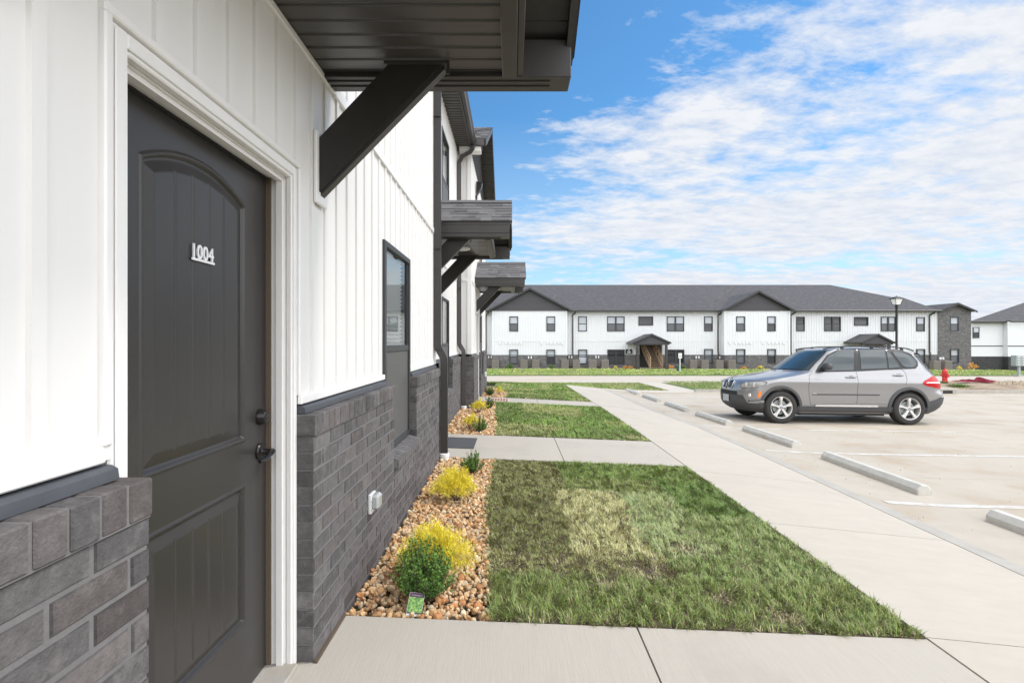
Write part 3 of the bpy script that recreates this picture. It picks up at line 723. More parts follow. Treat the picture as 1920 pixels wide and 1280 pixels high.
siding(mb, XC, 10.80, 16.25, ZS, 5.38, [(12.28, 13.32, 0, 2.116), W3, W3U], off=10.9)
mb.build('siding_wall', LB)
# corner boards, J-channels, mid band
mb = MB(); mb.bbox(XS-0.02, XS+0.024, 6.045, 6.115, ZS, 5.38, 'white_trim', 0.004); mb.build('corner_board', LB)
mb = MB(); mb.box(XR, XS+0.0, 6.105, 6.118, ZS, 5.38, 'white_trim'); mb.build('corner_board', LB)
mb = MB(); mb.bbox(XC-0.02, XC+0.022, 10.785, 10.86, ZS, 5.38, 'white_trim', 0.004); mb.build('corner_board', LB)
mb = MB(); mb.bbox(XC-0.075, XC-0.021, 10.780, 10.80, ZS, 5.38, 'white_trim', 0.003); mb.build('corner_board', LB)
mb = MB(); mb.bbox(XC-0.02, XC+0.022, 16.18, 16.26, ZS, 5.38, 'white_trim', 0.004); mb.build('corner_board', LB)
mb = MB(); mb.bbox(XS, XS+0.020, -3, 0.78, 2.640, 2.70, 'white_trim', 0.004); mb.build('band_board', LB)
mb = MB(); mb.bbox(XS, XS+0.020, 0.78, 2.66, 2.645, 2.675, 'white_trim', 0.004); mb.build('band_board', LB)
mb = MB(); mb.bbox(XS, XS+0.020, 2.66, 6.045, 2.640, 2.70, 'white_trim', 0.004); mb.build('band_board', LB)
mb = MB(); mb.bbox(XR, XR+0.020, 6.12, 10.78, 2.64, 2.70, 'white_trim', 0.004); mb.build('band_board', LB)
mb = MB(); mb.bbox(XC, XC+0.020, 10.86, 16.18, 2.64, 2.70, 'white_trim', 0.004); mb.build('band_board', LB)
mb = MB(); mb.bbox(XR+0.02, XC-0.075, 10.775, 10.80, 2.64, 2.70, 'white_trim', 0.004); mb.build('band_board', LB)
for a, c in ((-3, 1.15), (2.215, 3.675), (4.605, 6.045)): mb = MB(); mb.bbox(XS-0.003, XS+0.022, a, c, ZS-0.004, ZS+0.032, 'white_trim', 0.004); mb.build('starter_strip', LB)
for a, c in ((6.12, 6.38), (7.42, 8.30), (9.22, 10.78)): mb = MB(); mb.bbox(XR-0.003, XR+0.022, a, c, ZS-0.004, ZS+0.032, 'white_trim', 0.004); mb.build('starter_strip', LB)
for a, c in ((10.86, 12.28), (13.32, 13.55), (14.45, 16.18)): mb = MB(); mb.bbox(XC-0.003, XC+0.022, a, c, ZS-0.004, ZS+0.032, 'white_trim', 0.004); mb.build('starter_strip', LB)
mb = MB(); mb.bbox(XS, XS+0.018, 1.152, 1.176, ZS+0.032, 2.118, 'white_trim', 0.004); mb.build('trim_channel', LB)
mb = MB(); mb.bbox(XS-0.01, XS+0.018, 2.2055, 2.224, ZS+0.034, 2.116, 'white_trim', 0.004); mb.build('trim_channel', LB)
mb = MB(); mb.bbox(XS-0.01, XS+0.018, 1.152, 2.225, 2.1165, 2.140, 'white_trim', 0.004); mb.build('trim_channel', LB)
for X, rng in ((XB, ((-3, 1.165), (2.215, 3.675), (4.605, 6.09))), (XRB, ((7.45, 8.27), (9.25, 10.7))), (XCB, ((10.8, 12.2), (13.34, 13.52), (14.48, 16.2)))):
    for a, c in rng:
        mb = MB(); mb.prism([(X-0.081, ZT+0.036), (X-0.060, ZT+0.034), (X-0.046, ZT+0.026), (X-0.043, ZT+0.002), (X-0.081, ZT+0.002)], 'y', a, c, 'flashing'); mb.build('drip_flashing', LB)
# brick base
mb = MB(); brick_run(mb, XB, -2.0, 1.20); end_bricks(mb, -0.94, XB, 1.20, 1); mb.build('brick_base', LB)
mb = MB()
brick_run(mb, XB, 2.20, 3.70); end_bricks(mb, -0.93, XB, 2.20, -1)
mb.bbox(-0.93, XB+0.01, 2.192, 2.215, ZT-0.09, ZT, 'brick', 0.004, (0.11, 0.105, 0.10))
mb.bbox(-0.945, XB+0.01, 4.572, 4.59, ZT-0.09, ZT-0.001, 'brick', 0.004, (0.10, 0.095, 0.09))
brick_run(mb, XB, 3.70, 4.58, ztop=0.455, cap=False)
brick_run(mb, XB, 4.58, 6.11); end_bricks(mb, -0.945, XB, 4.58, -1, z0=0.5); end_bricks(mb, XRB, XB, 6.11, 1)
n = 11
for i in range(n):                         # sloping rowlock sill
    p = 3.705+i*0.87/n; g = random.gauss(0.125, 0.015)
    mb.prism([(-0.94, 0.460), (XB+0.028, 0.452), (XB+0.030, 0.512), (-0.94, 0.545)], 'y', p+0.004, p+0.87/n-0.004, 'brick', (g*1.03, g*0.96, g*0.94))
mb.box(-0.94, XB+0.015, 3.70, 4.58, 0.455, 0.505, 'mortar')
mb.build('brick_base', LB)
mb = MB()
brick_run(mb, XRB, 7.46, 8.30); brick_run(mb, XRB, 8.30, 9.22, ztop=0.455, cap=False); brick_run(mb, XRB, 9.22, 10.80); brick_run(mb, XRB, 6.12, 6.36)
mb.bbox(XR, XRB+0.01, 9.212, 9.23, ZT-0.09, ZT-0.001, 'brick', 0.004, (0.10, 0.095, 0.09)); end_bricks(mb, XR, XRB, 9.22, -1, z0=0.5); end_bricks(mb, XR, XRB, 7.46, -1)
for i in range(11):
    p = 8.305+i*0.91/11; g = random.gauss(0.125, 0.015)
    mb.prism([(XR, 0.460), (XRB+0.028, 0.452), (XRB+0.030, 0.512), (XR, 0.545)], 'y', p+0.004, p+0.91/11-0.004, 'brick', (g*1.03, g*0.96, g*0.94))
mb.build('brick_base', LB)
mb = MB()
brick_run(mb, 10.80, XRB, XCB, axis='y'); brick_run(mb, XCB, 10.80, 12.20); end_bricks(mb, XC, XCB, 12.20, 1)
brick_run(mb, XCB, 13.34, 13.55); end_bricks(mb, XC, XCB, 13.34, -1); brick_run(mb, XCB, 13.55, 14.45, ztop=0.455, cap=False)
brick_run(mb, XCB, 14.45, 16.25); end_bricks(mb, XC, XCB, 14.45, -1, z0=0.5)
for q in (13.34, 14.45): mb.bbox(XC, XCB+0.01, q-0.008, q+0.01, ZT-0.09, ZT-0.001, 'brick', 0.004, (0.10, 0.095, 0.09))
mb.build('brick_base', LB)
mb = MB()                                   # inner core behind the cladding, north end wall
mb.box(-12, -1.50, -6, 16.2, -0.2, 5.36, 'interior')
mb.box(-12, XC-0.01, 16.20, 16.24, -0.2, 5.38, 'white_siding')
for a, c in ((-3, 0.9), (2.5, 3.5), (4.8, 6.08)): mb.box(-1.49, XS-0.02, a, c, 0.6, 5.3, 'interior')
for a, c in ((2.5, 3.5), (4.8, 6.09)): mb.box(-1.49, -0.945, a, c, -0.15, 0.6, 'interior')
mb.build('inner_wall', LB)
mb = MB(); mb.box(-0.849, -0.835, 2.195, 2.575, -0.05, 0.004, 'tile_wood'); mb.build('expansion_strip', LB)
for wdw in (W1,): nearwin(XS, *wdw)
nearwin(XR, *W2); nearwin(XR, *W2U); nearwin(XC, *W3); nearwin(XC, *W3U)

# ------------------------------------------------------------------ door 1004
def door_unit(XF, y0, number=None, detail=True):
    """XF = siding plane; slab width .91 from y0"""
    XD = XF-0.098; y1 = y0+0.91; zt = 2.053
    mb = MB()                               # frame: brick mould + jamb + stop
    zf = 2.055
    for (a, c, p, q) in ((y0-0.063, y0-0.003, 0.0, zf+0.061), (y1+0.003, y1+0.055, 0.0, zf+0.061)):
        mb.bbox(XF-0.02, XF+0.006, a, c, p, q, 'white_trim', 0.005)
    mb.bbox(XF-0.02, XF+0.0055, y0-0.003, y1+0.003, zf+0.004, zf+0.061, 'white_trim', 0.004)
    for a, c in ((y0-0.050, y0-0.012), (y1+0.012, y1+0.040)): mb.bbox(XF+0.006, XF+0.012, a, c, 0.0, zf+0.047, 'white_trim', 0.003)
    mb.bbox(XF+0.0062, XF+0.0122, y0-0.012, y1+0.012, zf+0.016, zf+0.047, 'white_trim', 0.003)
    mb.box(XD-0.06, XF-0.021, y0-0.04, y0-0.004, 0, zf, 'white_trim'); mb.box(XD-0.06, XF-0.021, y1+0.004, y1+0.04, 0, zf, 'white_trim')
    mb.box(XD-0.06, XF-0.021, y0-0.04, y1+0.04, zf+0.001, zf+0.04, 'white_trim')
    mb.box(XF-0.055, XF-0.030, y1-0.010, y1+0.004, 0.0, zf, 'white_trim'); mb.box(XF-0.055, XF-0.030, y0-0.004, y1-0.01, zf-0.014, zf, 'white_trim')
    fr = mb.build('door_frame', LB)
    mb = MB(); mb.box(XD-0.004, XD+0.018, y1-0.009, y1+0.0035, 0.02, zf-0.002, 'tile_wood'); mb.box(XD-0.004, XD+0.010, y0, y1-0.01, zf-0.007, zf-0.001, 'near_black'); mb.build('weatherstrip', fr)
    mb = MB(); mb.bbox(XD-0.05, XF+0.03, y0-0.01, y1+0.01, -0.03, 0.016, 'kerb_concrete', 0.004); mb.build('threshold', fr)
    # slab as a height field: stiles, ovolo moulding, raised plank panels
    ny, nz = (260, 560) if detail else (40, 80)
    U = np.linspace(0, 0.91, ny); V = np.linspace(0.02, zt-0.005, nz)
    UU, VV = np.meshgrid(U, V)
    def prof(d):                            # d = distance inside the panel outline
        return np.interp(d, [-0.001, 0.0, 0.004, 0.010, 0.016, 0.020, 0.026, 0.060, 0.064, 0.5], [0, 0, 0.0045, 0.0045, -0.002, -0.009, -0.009, 0.001, 0.001, 0.001])
    um = 0.455; hw = 0.282
    du = hw-np.abs(UU-um)
    arch = 1.890+0.075*(1-((UU-um)/hw)**2)-0.0
    d_up = np.minimum(np.minimum(du, VV-0.985), (arch-VV)*0.93)
    d_lo = np.minimum(np.minimum(du, VV-0.285), 0.822-VV)
    d = np.maximum(d_up, d_lo); H = prof(d)
    pl = np.zeros_like(H)
    for k in range(-2, 3):
        if k == 0: continue
    for g in (um-0.132, um-0.044, um+0.044, um+0.132): pl = np.maximum(pl, np.clip(1-np.abs(UU-g)/0.0062, 0, 1))
    H = H-0.0030*pl*(d > 0.058)
    vs = [(XD+H[j, i], y0+UU[j, i], VV[j, i]) for j in range(nz) for i in range(ny)]
    fs = [(j*ny+i, j*ny+i+1, (j+1)*ny+i+1, (j+1)*ny+i) for j in range(nz-1) for i in range(ny-1)]
    mb = MB(); mb.add(vs, fs, 'door_paint')
    mb.box(XD-0.045, XD-0.0145, y0+0.001, y1-0.001, 0.018, zt-0.004, 'door_paint')
    for a in (y0+0.0005, y1-0.0015): mb.box(XD-0.0145, XD-0.0005, a, a+0.001, 0.02, zt-0.005, 'door_paint')
    dr = mb.build('door', LB, smooth=True, angle=50, fixn=False)
    yk = y1-0.062
    mb = MB(); mb.lathe([(0.0, 0.0), (0.033, 0.0), (0.033, 0.004), (0.030, 0.009), (0.025, 0.028), (0.023, 0.030), (0.0, 0.030)], (XD+0.001, yk, 1.063), 'x', 'bronze', n=28)
    mb.lathe([(0.0, 0.030), (0.013, 0.030), (0.012, 0.034), (0.0, 0.034)], (XD+0.001, yk, 1.063), 'x', 'dark_metal', n=20)
    mb.box(XD+0.034, XD+0.0365, yk-0.002, yk+0.002, 1.055, 1.071, 'black')
    mb.build('deadbolt', dr, smooth=True)
    mb = MB(); mb.lathe([(0.0, 0.0), (0.034, 0.0), (0.034, 0.005), (0.030, 0.010), (0.016, 0.014), (0.012, 0.020), (0.011, 0.048), (0.0, 0.048)], (XD+0.001, yk, 0.922), 'x', 'bronze', n=28)
    mb.tube([(XD+0.045, yk+0.008, 0.922), (XD+0.055, yk-0.005, 0.924), (XD+0.060, yk-0.035, 0.918), (XD+0.058, yk-0.07, 0.906), (XD+0.050, yk-0.100, 0.904)], 0.01, 'black_gloss', n=10, rs=[0.011, 0.013, 0.010, 0.009, 0.007])
    mb.build('door_handle', dr, smooth=True)
    if number:
        mb = MB()
        cu = bpy.data.curves.new('txt', 'FONT'); cu.body = number; cu.size = 0.064; cu.extrude = 0.0022; cu.offset = 0.0012; cu.space_character = 1.05
        tmp = bpy.data.objects.new('txt', cu); COL.objects.link(tmp); bpy.context.view_layer.update()
        me = bpy.data.meshes.new_from_object(tmp); wv = [v.co.copy() for v in me.vertices]; fs = [tuple(p.vertices) for p in me.polygons]
        x0 = min(v.x for v in wv); x1 = max(v.x for v in wv); bpy.data.objects.remove(tmp); bpy.data.meshes.remove(me)
        ya, yb = 1.640, 1.752; s = (yb-ya)/(x1-x0)
        zb = 1.640
        mb.add([(XD+0.008+v.z, ya+(v.x-x0)*s, zb+v.y) for v in wv], fs, 'number_metal')
        mb.bbox(XD+0.004, XD+0.0105, ya-0.004, yb+0.006, zb-0.009, zb-0.0005, 'number_metal', 0.001)
        mb.build('house_number', dr)
    return dr
door_unit(XS, 1.240, '1004'); door_unit(XR, 6.45, None, False); door_unit(XC, 12.35, None, False)

# ------------------------------------------------------------------ door canopies
def canopy(yn, XW, near_brace=0.14, light=True, out=1.22):
    kb = out/1.22
    yf = yn+1.755; ym = (yn+yf)/2; zb = 2.655; ze = 2.845; zr = 3.325
    sl = (zr-ze)/(ym-yn+0.03)
    mb = MB()                               # shingle tabs, laid in courses on both slopes
    for sgn in (-1, 1):
        ye = yn-0.03 if sgn < 0 else yf+0.03
        n = 7; Ls = math.hypot(abs(ym-ye), zr-ze); c = abs(ym-ye)/Ls; s_ = (zr-ze)/Ls
        def P(x, u, h): return (XW+x, ye+(-sgn)*u*c+sgn*h*s_, ze+u*s_+h*c)
        mb.add([P(0, 0, -0.012), P(out+0.03, 0, -0.012), P(out+0.03, Ls, -0.012), P(0, Ls, -0.012), P(0, 0, 0.001), P(out+0.03, 0, 0.001), P(out+0.03, Ls, 0.001), P(0, Ls, 0.001)],
               [(3,2,1,0),(4,5,6,7),(0,1,5,4),(1,2,6,5),(2,3,7,6),(3,0,4,7)], 'shingle', (0.06, 0.058, 0.06))
        for k in range(n):
            u0 = k*Ls/n-0.004; u1 = min((k+1)*Ls/n+0.02, Ls); x = -random.uniform(0, 0.2)
            while x < out+0.03:
                wd = random.uniform(0.09, 0.27); a, b_ = max(x, 0), min(x+wd-0.001, out+0.036)
                if b_-a > 0.01:
                    h = random.choice((0.005, 0.010, 0.012)); g = random.uniform(0.085, 0.145); cc = (g, g*0.97, g*0.98); dp = u0+random.uniform(0, 0.006)
                    mb.add([P(a, dp, 0.001), P(b_, dp, 0.001), P(b_, u1, 0.001), P(a, u1, 0.001), P(a, dp, h), P(b_, dp, h), P(b_, u1, 0.003), P(a, u1, 0.003)],
                           [(4,5,6,7),(0,1,5,4),(1,2,6,5),(3,0,4,7)], 'shingle', cc)
                x += wd
    mb.add([(XW, ym-0.13, zr-0.068+0.02), (XW+out+0.036, ym-0.13, zr-0.068+0.02), (XW+out+0.036, ym, zr+0.022), (XW, ym, zr+0.022), (XW+out+0.036, ym+0.13, zr-0.068+0.02), (XW, ym+0.13, zr-0.068+0.02)],
           [(0, 1, 2, 3), (3, 2, 4, 5)], 'shingle', (0.11, 0.107, 0.11))
    cn = mb.build('canopy', LB)
    mb = MB()                               # boxed eaves
    for (a, b_, o_) in ((yn, yn+0.15, -1), (yf-0.15, yf, 1)):
        mb = MB()
        mb.bbox(XW, XW+out, a, b_, zb, ze-0.006, 'dark_metal', 0.004)
        yy = yn-0.008 if o_ < 0 else yf
        mb.bbox(XW, XW+out, yy, yy+0.008, zb+0.045, ze-0.03, 'dark_metal', 0.003)
        mb.bbox(XW, XW+out+0.002, yy-0.004*(o_ < 0), yy+0.012, ze-0.045, ze-0.008, 'dark_metal', 0.003)
        e = yf-0.150 if o_ > 0 else yn+0.03
        mb.bbox(XW+0.02, XW+out-0.10, e+0.035, e+0.050, zb-0.006, zb+0.001, 'dark_metal', 0.002); mb.bbox(XW+0.02, XW+out-0.10, e+0.085, e+0.10, zb-0.006, zb+0.001, 'dark_metal', 0.002)
        mb.build('fascia', cn)
    mb = MB()                               # flat soffit with V joints
    y = yn+0.15; g = 0.006; z = zb+0.022
    while y < yf-0.15:
        q = min(y+0.096, yf-0.15)
        mb.prism([(y, z+0.02), (y, z+0.010), (y+g, z), (q-g-0.012, z), (q-g, z+0.004), (q, z+0.010), (q, z+0.02)], 'x', XW, XW+0.90*kb, 'soffit_metal'); y = q
    mb.build('soffit', cn)
    mb = MB()
    mb.bbox(XW+0.885*kb, XW+0.955*kb, yn+0.152, yf-0.152, zb-0.008, zb+0.10, 'dark_metal', 0.004)
    mb.bbox(XW+0.955*kb+0.001, XW+0.985*kb, yn+0.152, yf-0.152, zb+0.004, zb+0.10, 'dark_metal', 0.003)
    mb.build('beam', cn)
    mb = MB()                               # gable face in dark lap boards
    k = 0; z = zb+0.1
    while z < zr-0.05:
        h = 0.1; hw = lambda zz: max(0.0, (zr-0.03-zz)/sl)
        a0, a1 = [min(q_, yf-ym-0.03) for q_ in (hw(z), hw(min(z+h, zr-0.04)))]
        X0 = XW+0.955*kb
        mb.add([(X0+0.012, ym-a0, z), (X0+0.012, ym+a0, z), (X0, ym+a1, z+h), (X0, ym-a1, z+h), (X0-0.05, ym-a0, z), (X0-0.05, ym+a0, z)], [(0, 1, 2, 3), (0, 4, 5, 1)], 'gable_dark'); z += h
    mb.build('gable', cn)
    mb = MB()                               # sloped overhang soffit + rake boards
    for sgn in (-1, 1):
        ye = yn if sgn < 0 else yf; L = abs(ym-ye); n = 9
        for i in range(n):
            a, b_ = i/n, (i+1)/n
            ya, yb = ye+(ym-ye)*a, ye+(ym-ye)*b_; za, zc = ze+(zr-ze)*a-0.05, ze+(zr-ze)*b_-0.05
            mb.add([(XW+0.955*kb, ya, za), (XW+out-0.02, ya, za), (XW+out-0.02, yb, zc-0.006), (XW+0.955*kb, yb, zc-0.006), (XW+0.955*kb, yb, zc), (XW+out-0.02, yb, zc)], [(0, 1, 2, 3), (3, 2, 5, 4)], 'dark_metal')
        q = [(ye-sgn*(-0.01), ze-0.13), (ye-sgn*(-0.01), ze+0.0), (ym, zr-0.0), (ym, zr-0.13)]
        mb.prism(q, 'x', XW+out-0.022, XW+out+0.004, 'dark_metal')
        q = [(ye+sgn*0.02, ze-0.045), (ye+sgn*0.02, ze+0.004), (ym, zr+0.004), (ym, zr-0.045)]
        mb.prism(q, 'x', XW+out+0.0045, XW+out+0.024, 'dark_metal')
    mb.build('rake', cn)
    for yb in (yn+near_brace, yf-0.245):
        mb = MB(); t = 0.085; x1 = 0.355; z1 = 2.060; hh = 0.252
        mb.prism([(XW+0.02, z1), (XW+0.02, z1+hh), (XW+x1, zb+0.012), (XW+x1+0.25, zb+0.012), (XW+0.02+0.25+x1-0.27, z1+x1-0.02)][0:4], 'y', yb, yb+t, 'brace_metal')
        # raised edge along the underside
        mb.prism([(XW+0.022, z1-0.012), (XW+0.022, z1+0.002), (XW+x1+0.25, zb+0.012), (XW+x1+0.262, zb+0.0)], 'y', yb+0.018, yb+t-0.018, 'dark_metal')
        mb.prism([(XW+x1-0.02, zb+0.022), (XW+x1+0.285, zb+0.022), (XW+x1+0.285, zb-0.040), (XW+x1+0.272, zb-0.040), (XW+x1+0.272, zb+0.008), (XW+x1-0.02, zb+0.008)], 'y', yb-0.012, yb-0.001, 'dark_metal')
        br = mb.build('brace', cn)
        mb = MB(); mb.bbox(XW+0.0125, XW+0.030, yb-0.028, yb+t+0.028, z1-0.045, z1+hh+0.04, 'white_trim', 0.004); mb.build('mounting_plate', br)
    if light:
        mb = MB(); mb.lathe([(0, -0.004), (0.105, -0.004), (0.115, 0.004), (0.115, 0.02)], (XW+0.45, ym, zb-0.0), 'z', 'white_plastic', n=32); mb.build('ceiling_light', cn, smooth=True)
    return cn
canopy(0.885, XS, near_brace=-0.065); canopy(6.29, XR, out=1.115); canopy(11.88, XC, out=1.165)

# ------------------------------------------------------------------ roof, eaves, gutters, downspouts
mb = MB()
for (X, a, c) in ((XS, -3.2, 6.3), (XR, 6.3, 10.6)):
    mb.prism([(X+0.30, 5.52), (-5.5, 8.0), (-12, 5.52)], 'y', a, c, 'shingle', (0.12, 0.118, 0.12))
mb.build('roof', LB)
mb = MB()
for (X, a, c) in ((XS, -3.2, 6.25), (XR, 6.25, 10.62)):
    y = a
    while y < c: mb.prism([(y, 5.40), (y, 5.386), (y+0.006, 5.380), (min(y+0.09, c), 5.386), (min(y+0.1, c), 5.40)], 'x', X, X+0.30, 'gutter_brown'); y += 0.1
    mb.bbox(X+0.285, X+0.305, a, c, 5.36, 5.52, 'gutter_brown', 0.004)
mb.build('eave_soffit', LB)
mb = MB()
for (X, a, c) in ((XS, -3.2, 6.25), (XR, 6.25, 10.60)):
    mb.prism([(X+0.307, 5.40), (X+0.375, 5.40), (X+0.392, 5.45), (X+0.412, 5.48), (X+0.412, 5.515), (X+0.307, 5.515)], 'y', a, c, 'gutter_brown')
mb.build('gutter', LB)
# end section: cross gable facing +X, ridge along X
yE0, yE1, zE, zP = 10.50, 16.55, 5.53, 7.02; yM = (yE0+yE1)/2; xo = XC+0.345
mb = MB()
for sgn in (-1, 1):
    ye = yE0 if sgn < 0 else yE1; n = 22; Ls = math.hypot(abs(yM-ye), zP-zE); c = abs(yM-ye)/Ls; s_ = (zP-zE)/Ls
    def P(x, u, h): return (x, ye+(-sgn)*u*c+sgn*h*s_, zE+u*s_+h*c)
    mb.add([P(-8, 0, -0.02), P(xo, 0, -0.02), P(xo, Ls, -0.02), P(-8, Ls, -0.02), P(-8, 0, 0), P(xo, 0, 0), P(xo, Ls, 0), P(-8, Ls, 0)], [(3,2,1,0),(4,5,6,7),(0,1,5,4),(1,2,6,5),(2,3,7,6),(3,0,4,7)], 'shingle', (0.09,)*3)
    for k in range(n):
        x = xo+0.01
        while x > (-1.6 if sgn < 0 else -0.8):
            wd = random.uniform(0.12, 0.3); g = random.uniform(0.07, 0.17); h = random.choice((0.006, 0.012)); u0 = k*Ls/n; u1 = min(u0+Ls/n+0.01, Ls)
            mb.add([P(x-wd, u0, 0), P(x-0.002, u0, 0), P(x-wd, u0, h), P(x-0.002, u0, h), P(x-0.002, u1, 0.002), P(x-wd, u1, 0.002)], [(0, 1, 3, 2), (2, 3, 4, 5)], 'shingle', (g, g*0.97, g*0.98)); x -= wd
mb.build('roof', LB)
mb = MB()
for sgn in (-1, 1):
    ye = yE0 if sgn < 0 else yE1
    q = [(ye, zE-0.15), (ye, zE-0.005), (yM, zP-0.005), (yM, zP-0.15)]
    mb.prism(q, 'x', xo-0.02, xo, 'gutter_brown')
    n = 30
    for i in range(n):
        a, b_ = i/n, (i+1)/n; ya, yb = ye+(yM-ye)*a, ye+(yM-ye)*b_; za, zc = zE+(zP-zE)*a-0.14, zE+(zP-zE)*b_-0.14
        mb.add([(XC+0.01, ya, za), (xo-0.02, ya, za), (xo-0.02, yb, zc-0.012), (XC+0.01, yb, zc-0.012), (XC+0.01, yb, zc), (xo-0.02, yb, zc)], [(0, 1, 2, 3), (3, 2, 5, 4)], 'gutter_brown')
mb.bbox(XR, xo-0.04, yE0, yE0+0.04, zE-0.14, zE-0.01, 'gutter_brown', 0.004)
mb.box(XR, xo-0.10, yE0+0.04, 10.80, zE-0.14, zE-0.10, 'gutter_brown')
mb.bbox(XR+0.06, xo-0.12, yE0+0.05, 10.79, zE-0.23, zE-0.142, 'white_trim', 0.004)
mb.build('rake', LB)
mb = MB(); z = 5.38; hw = lambda zz: min(2.72, max(0.0, (zP-0.14-zz)*(yM-yE0)/(zP-zE)))
while z < zP-0.2:
    a0, a1 = hw(z), hw(z+0.1); X0 = XC
    mb.add([(X0+0.014, yM-a0, z), (X0+0.014, yM+a0, z), (X0+0.002, yM+a1, z+0.1), (X0+0.002, yM-a1, z+0.1), (X0, yM-a0, z), (X0, yM+a0, z)], [(0, 1, 2, 3), (0, 4, 5, 1)], 'gable_dark'); z += 0.1
mb.box(-6, XC, yE0+0.4, yE1-0.4, 5.36, 5.5, 'interior')
mb.build('gable', LB)
mb = MB(); mb.bbox(XC, XC+0.05, 12.02, 12.14, 4.72, 4.80, 'bronze', 0.004); mb.prism([(XC+0.03, 4.80), (XC+0.15, 4.98), (XC+0.17, 5.10), (XC+0.03, 5.12)], 'y', 12.0, 12.2, 'bronze')
mb.build('flood_light', LB)
def downspout(pts, name='downspout', w_=0.042, d_=0.032, boot=None, strap=True):
    mb = MB(); mb.tube(pts, (w_, d_), 'dark_metal', sq=True)
    for z in (4.0, 2.45, 1.28):
        if strap: mb.box(pts[-11][0]-0.03, pts[-11][0]+0.040, pts[-11][1]-0.055, pts[-11][1]+0.055, z, z+0.028, 'dark_metal')
    # corrugations along the offset elbow
    o = mb.build(name, LB)
    if boot:
        mb = MB(); mb.lathe([(0.0, 0.09), (0.052, 0.09), (0.062, 0.085), (0.062, 0.05), (0.055, 0.045), (0.055, -0.1)], boot, 'z', 'white_plastic', n=24); mb.build('drain_pipe', o, smooth=True)
    return o
xd = XS+0.075
def kick(x0, x1, y, zt, zm, zbot, top):
    p = list(top)+[(x0, y, zm+0.17)]
    for i in range(1, 8):
        t = i/8; s_ = t*t*(3-2*t); p.append((x0+(x1-x0)*s_, y, zm+0.17-0.20*t))
    return p+[(x1, y, zm-0.06), (x1, y, zbot)]
downspout(kick(xd-0.02, XB+0.052, 6.03, 5.4, 1.17, 0.05, [(XS+0.34, 5.95, 5.42), (XS+0.30, 5.97, 5.30), (xd, 6.02, 5.12), (xd-0.02, 6.03, 4.9)]), boot=(XB+0.052, 6.03, -0.03))
downspout(kick(XR+0.055, XRB+0.06, 10.62, 5.4, 1.17, 0.02, [(XR+0.35, 10.52, 5.42), (XR+0.34, 10.52, 5.33), (XR+0.29, 10.55, 5.27), (XR+0.12, 10.60, 5.20), (XR+0.055, 10.62, 5.08)]), boot=(XRB+0.06, 10.62, -0.05))
# covered outlet on the brick
mb = MB(); yo, zo = 3.07, 0.405
mb.bbox(XB, XB+0.020, yo-0.050, yo+0.050, zo-0.055, zo+0.060, 'lamp_glass', 0.004)
mb.bbox(XB+0.012, XB+0.062, yo-0.040, yo+0.048, zo-0.034, zo+0.056, 'clear_plastic', 0.014)
for k in range(3): mb.lathe([(0, 0), (0.004, 0), (0.004, 0.010), (0, 0.010)], (XB+0.018, yo-0.046, zo-0.03+k*0.026), 'x', 'clear_plastic', n=8)
mb.build('outlet_cover', LB)
mb = MB(); mb.bbox(XCB, XCB+0.05, 14.9, 15.05, 0.34, 0.48, 'white_plastic', 0.01); mb.build('outlet_cover', LB)

# ------------------------------------------------------------------ mats, plant tag
def put_rug(name, x0, x1, y0, y1, mname, label, stripes=False):
    mb = MB(); sheet(mb, x0, x1, y0, y1, 0.012, mname, th=0.012)
    if stripes:
        for r_ in range(2):
            for k in range(6):
                a = x0+0.03+k*(x1-x0-0.05)/6; b0 = y0+0.05+r_*(y1-y0-0.08)/2
                sheet(mb, a, a+0.045, b0, b0+(y1-y0)/2-0.09, 0.0155, 'mat_brown', th=0.002)
    tag(mb.build(name), label, 'doormat')
put_rug('doormat', -1.12, -0.50, 6.66, 7.36, 'door_mat', 'dark grey doormat on the second walkway')
put_rug('doormat', -0.52, -0.06, 12.30, 12.95, 'mat_pale', 'pale doormat with rows of reddish marks on the third walkway', True)
t = thing('plant_tag', (-0.505, 2.62, Z(-0.5, 2.62)), 'plastic plant tag, purple on top, at the foot of the nearest boxwood', 'plant tag')
t['_local'] = 1; t.rotation_euler = (R(-20), R(13), R(14)); t.location.z += -0.012; t.scale = (0.82,)*3
z0 = 0.0
mb = MB(); mb.bbox(-0.048, 0.048, -0.0015, 0.0015, z0, z0+0.135, 'paper', 0.001); mb.box(-0.006, 0.006, -0.001, 0.001, -0.05, z0, 'paper'); mb.build('card', t)
mb = MB(); mb.box(-0.046, 0.046, -0.003, -0.0016, z0+0.108, z0+0.134, 'purple'); mb.box(-0.046, 0.046, -0.003, -0.0016, z0+0.014, z0+0.022, 'purple')
pts = [(-0.032+0.064*i/24, -0.0035, z0+0.119+0.0035*math.sin(i*1.9)) for i in range(25)]
mb.tube(pts, 0.0008, 'paper', n=4); mb.build('title_band', t)
mb = MB(); mb.box(-0.046, 0.046, -0.0028, -0.0016, z0+0.022, z0+0.108, 'tag_green'); mb.build('picture', t)
# ================================================================== FAR BUILDING (faces -Y)
FY = 50.0; S = FY/960
FX = lambda p, D=FY: (p-960)*D/960
FZ = lambda y, D=FY: CAMZ+(640-y)*D/960
FB = thing('apartment_building', (20, FY, Z(20, 49)), 'long white two storey building with gables and dark roof across the road', 'building')
ZB0 = Z(20, 49.5)-0.1; ZBR = FZ(665); ZEV = FZ(583)
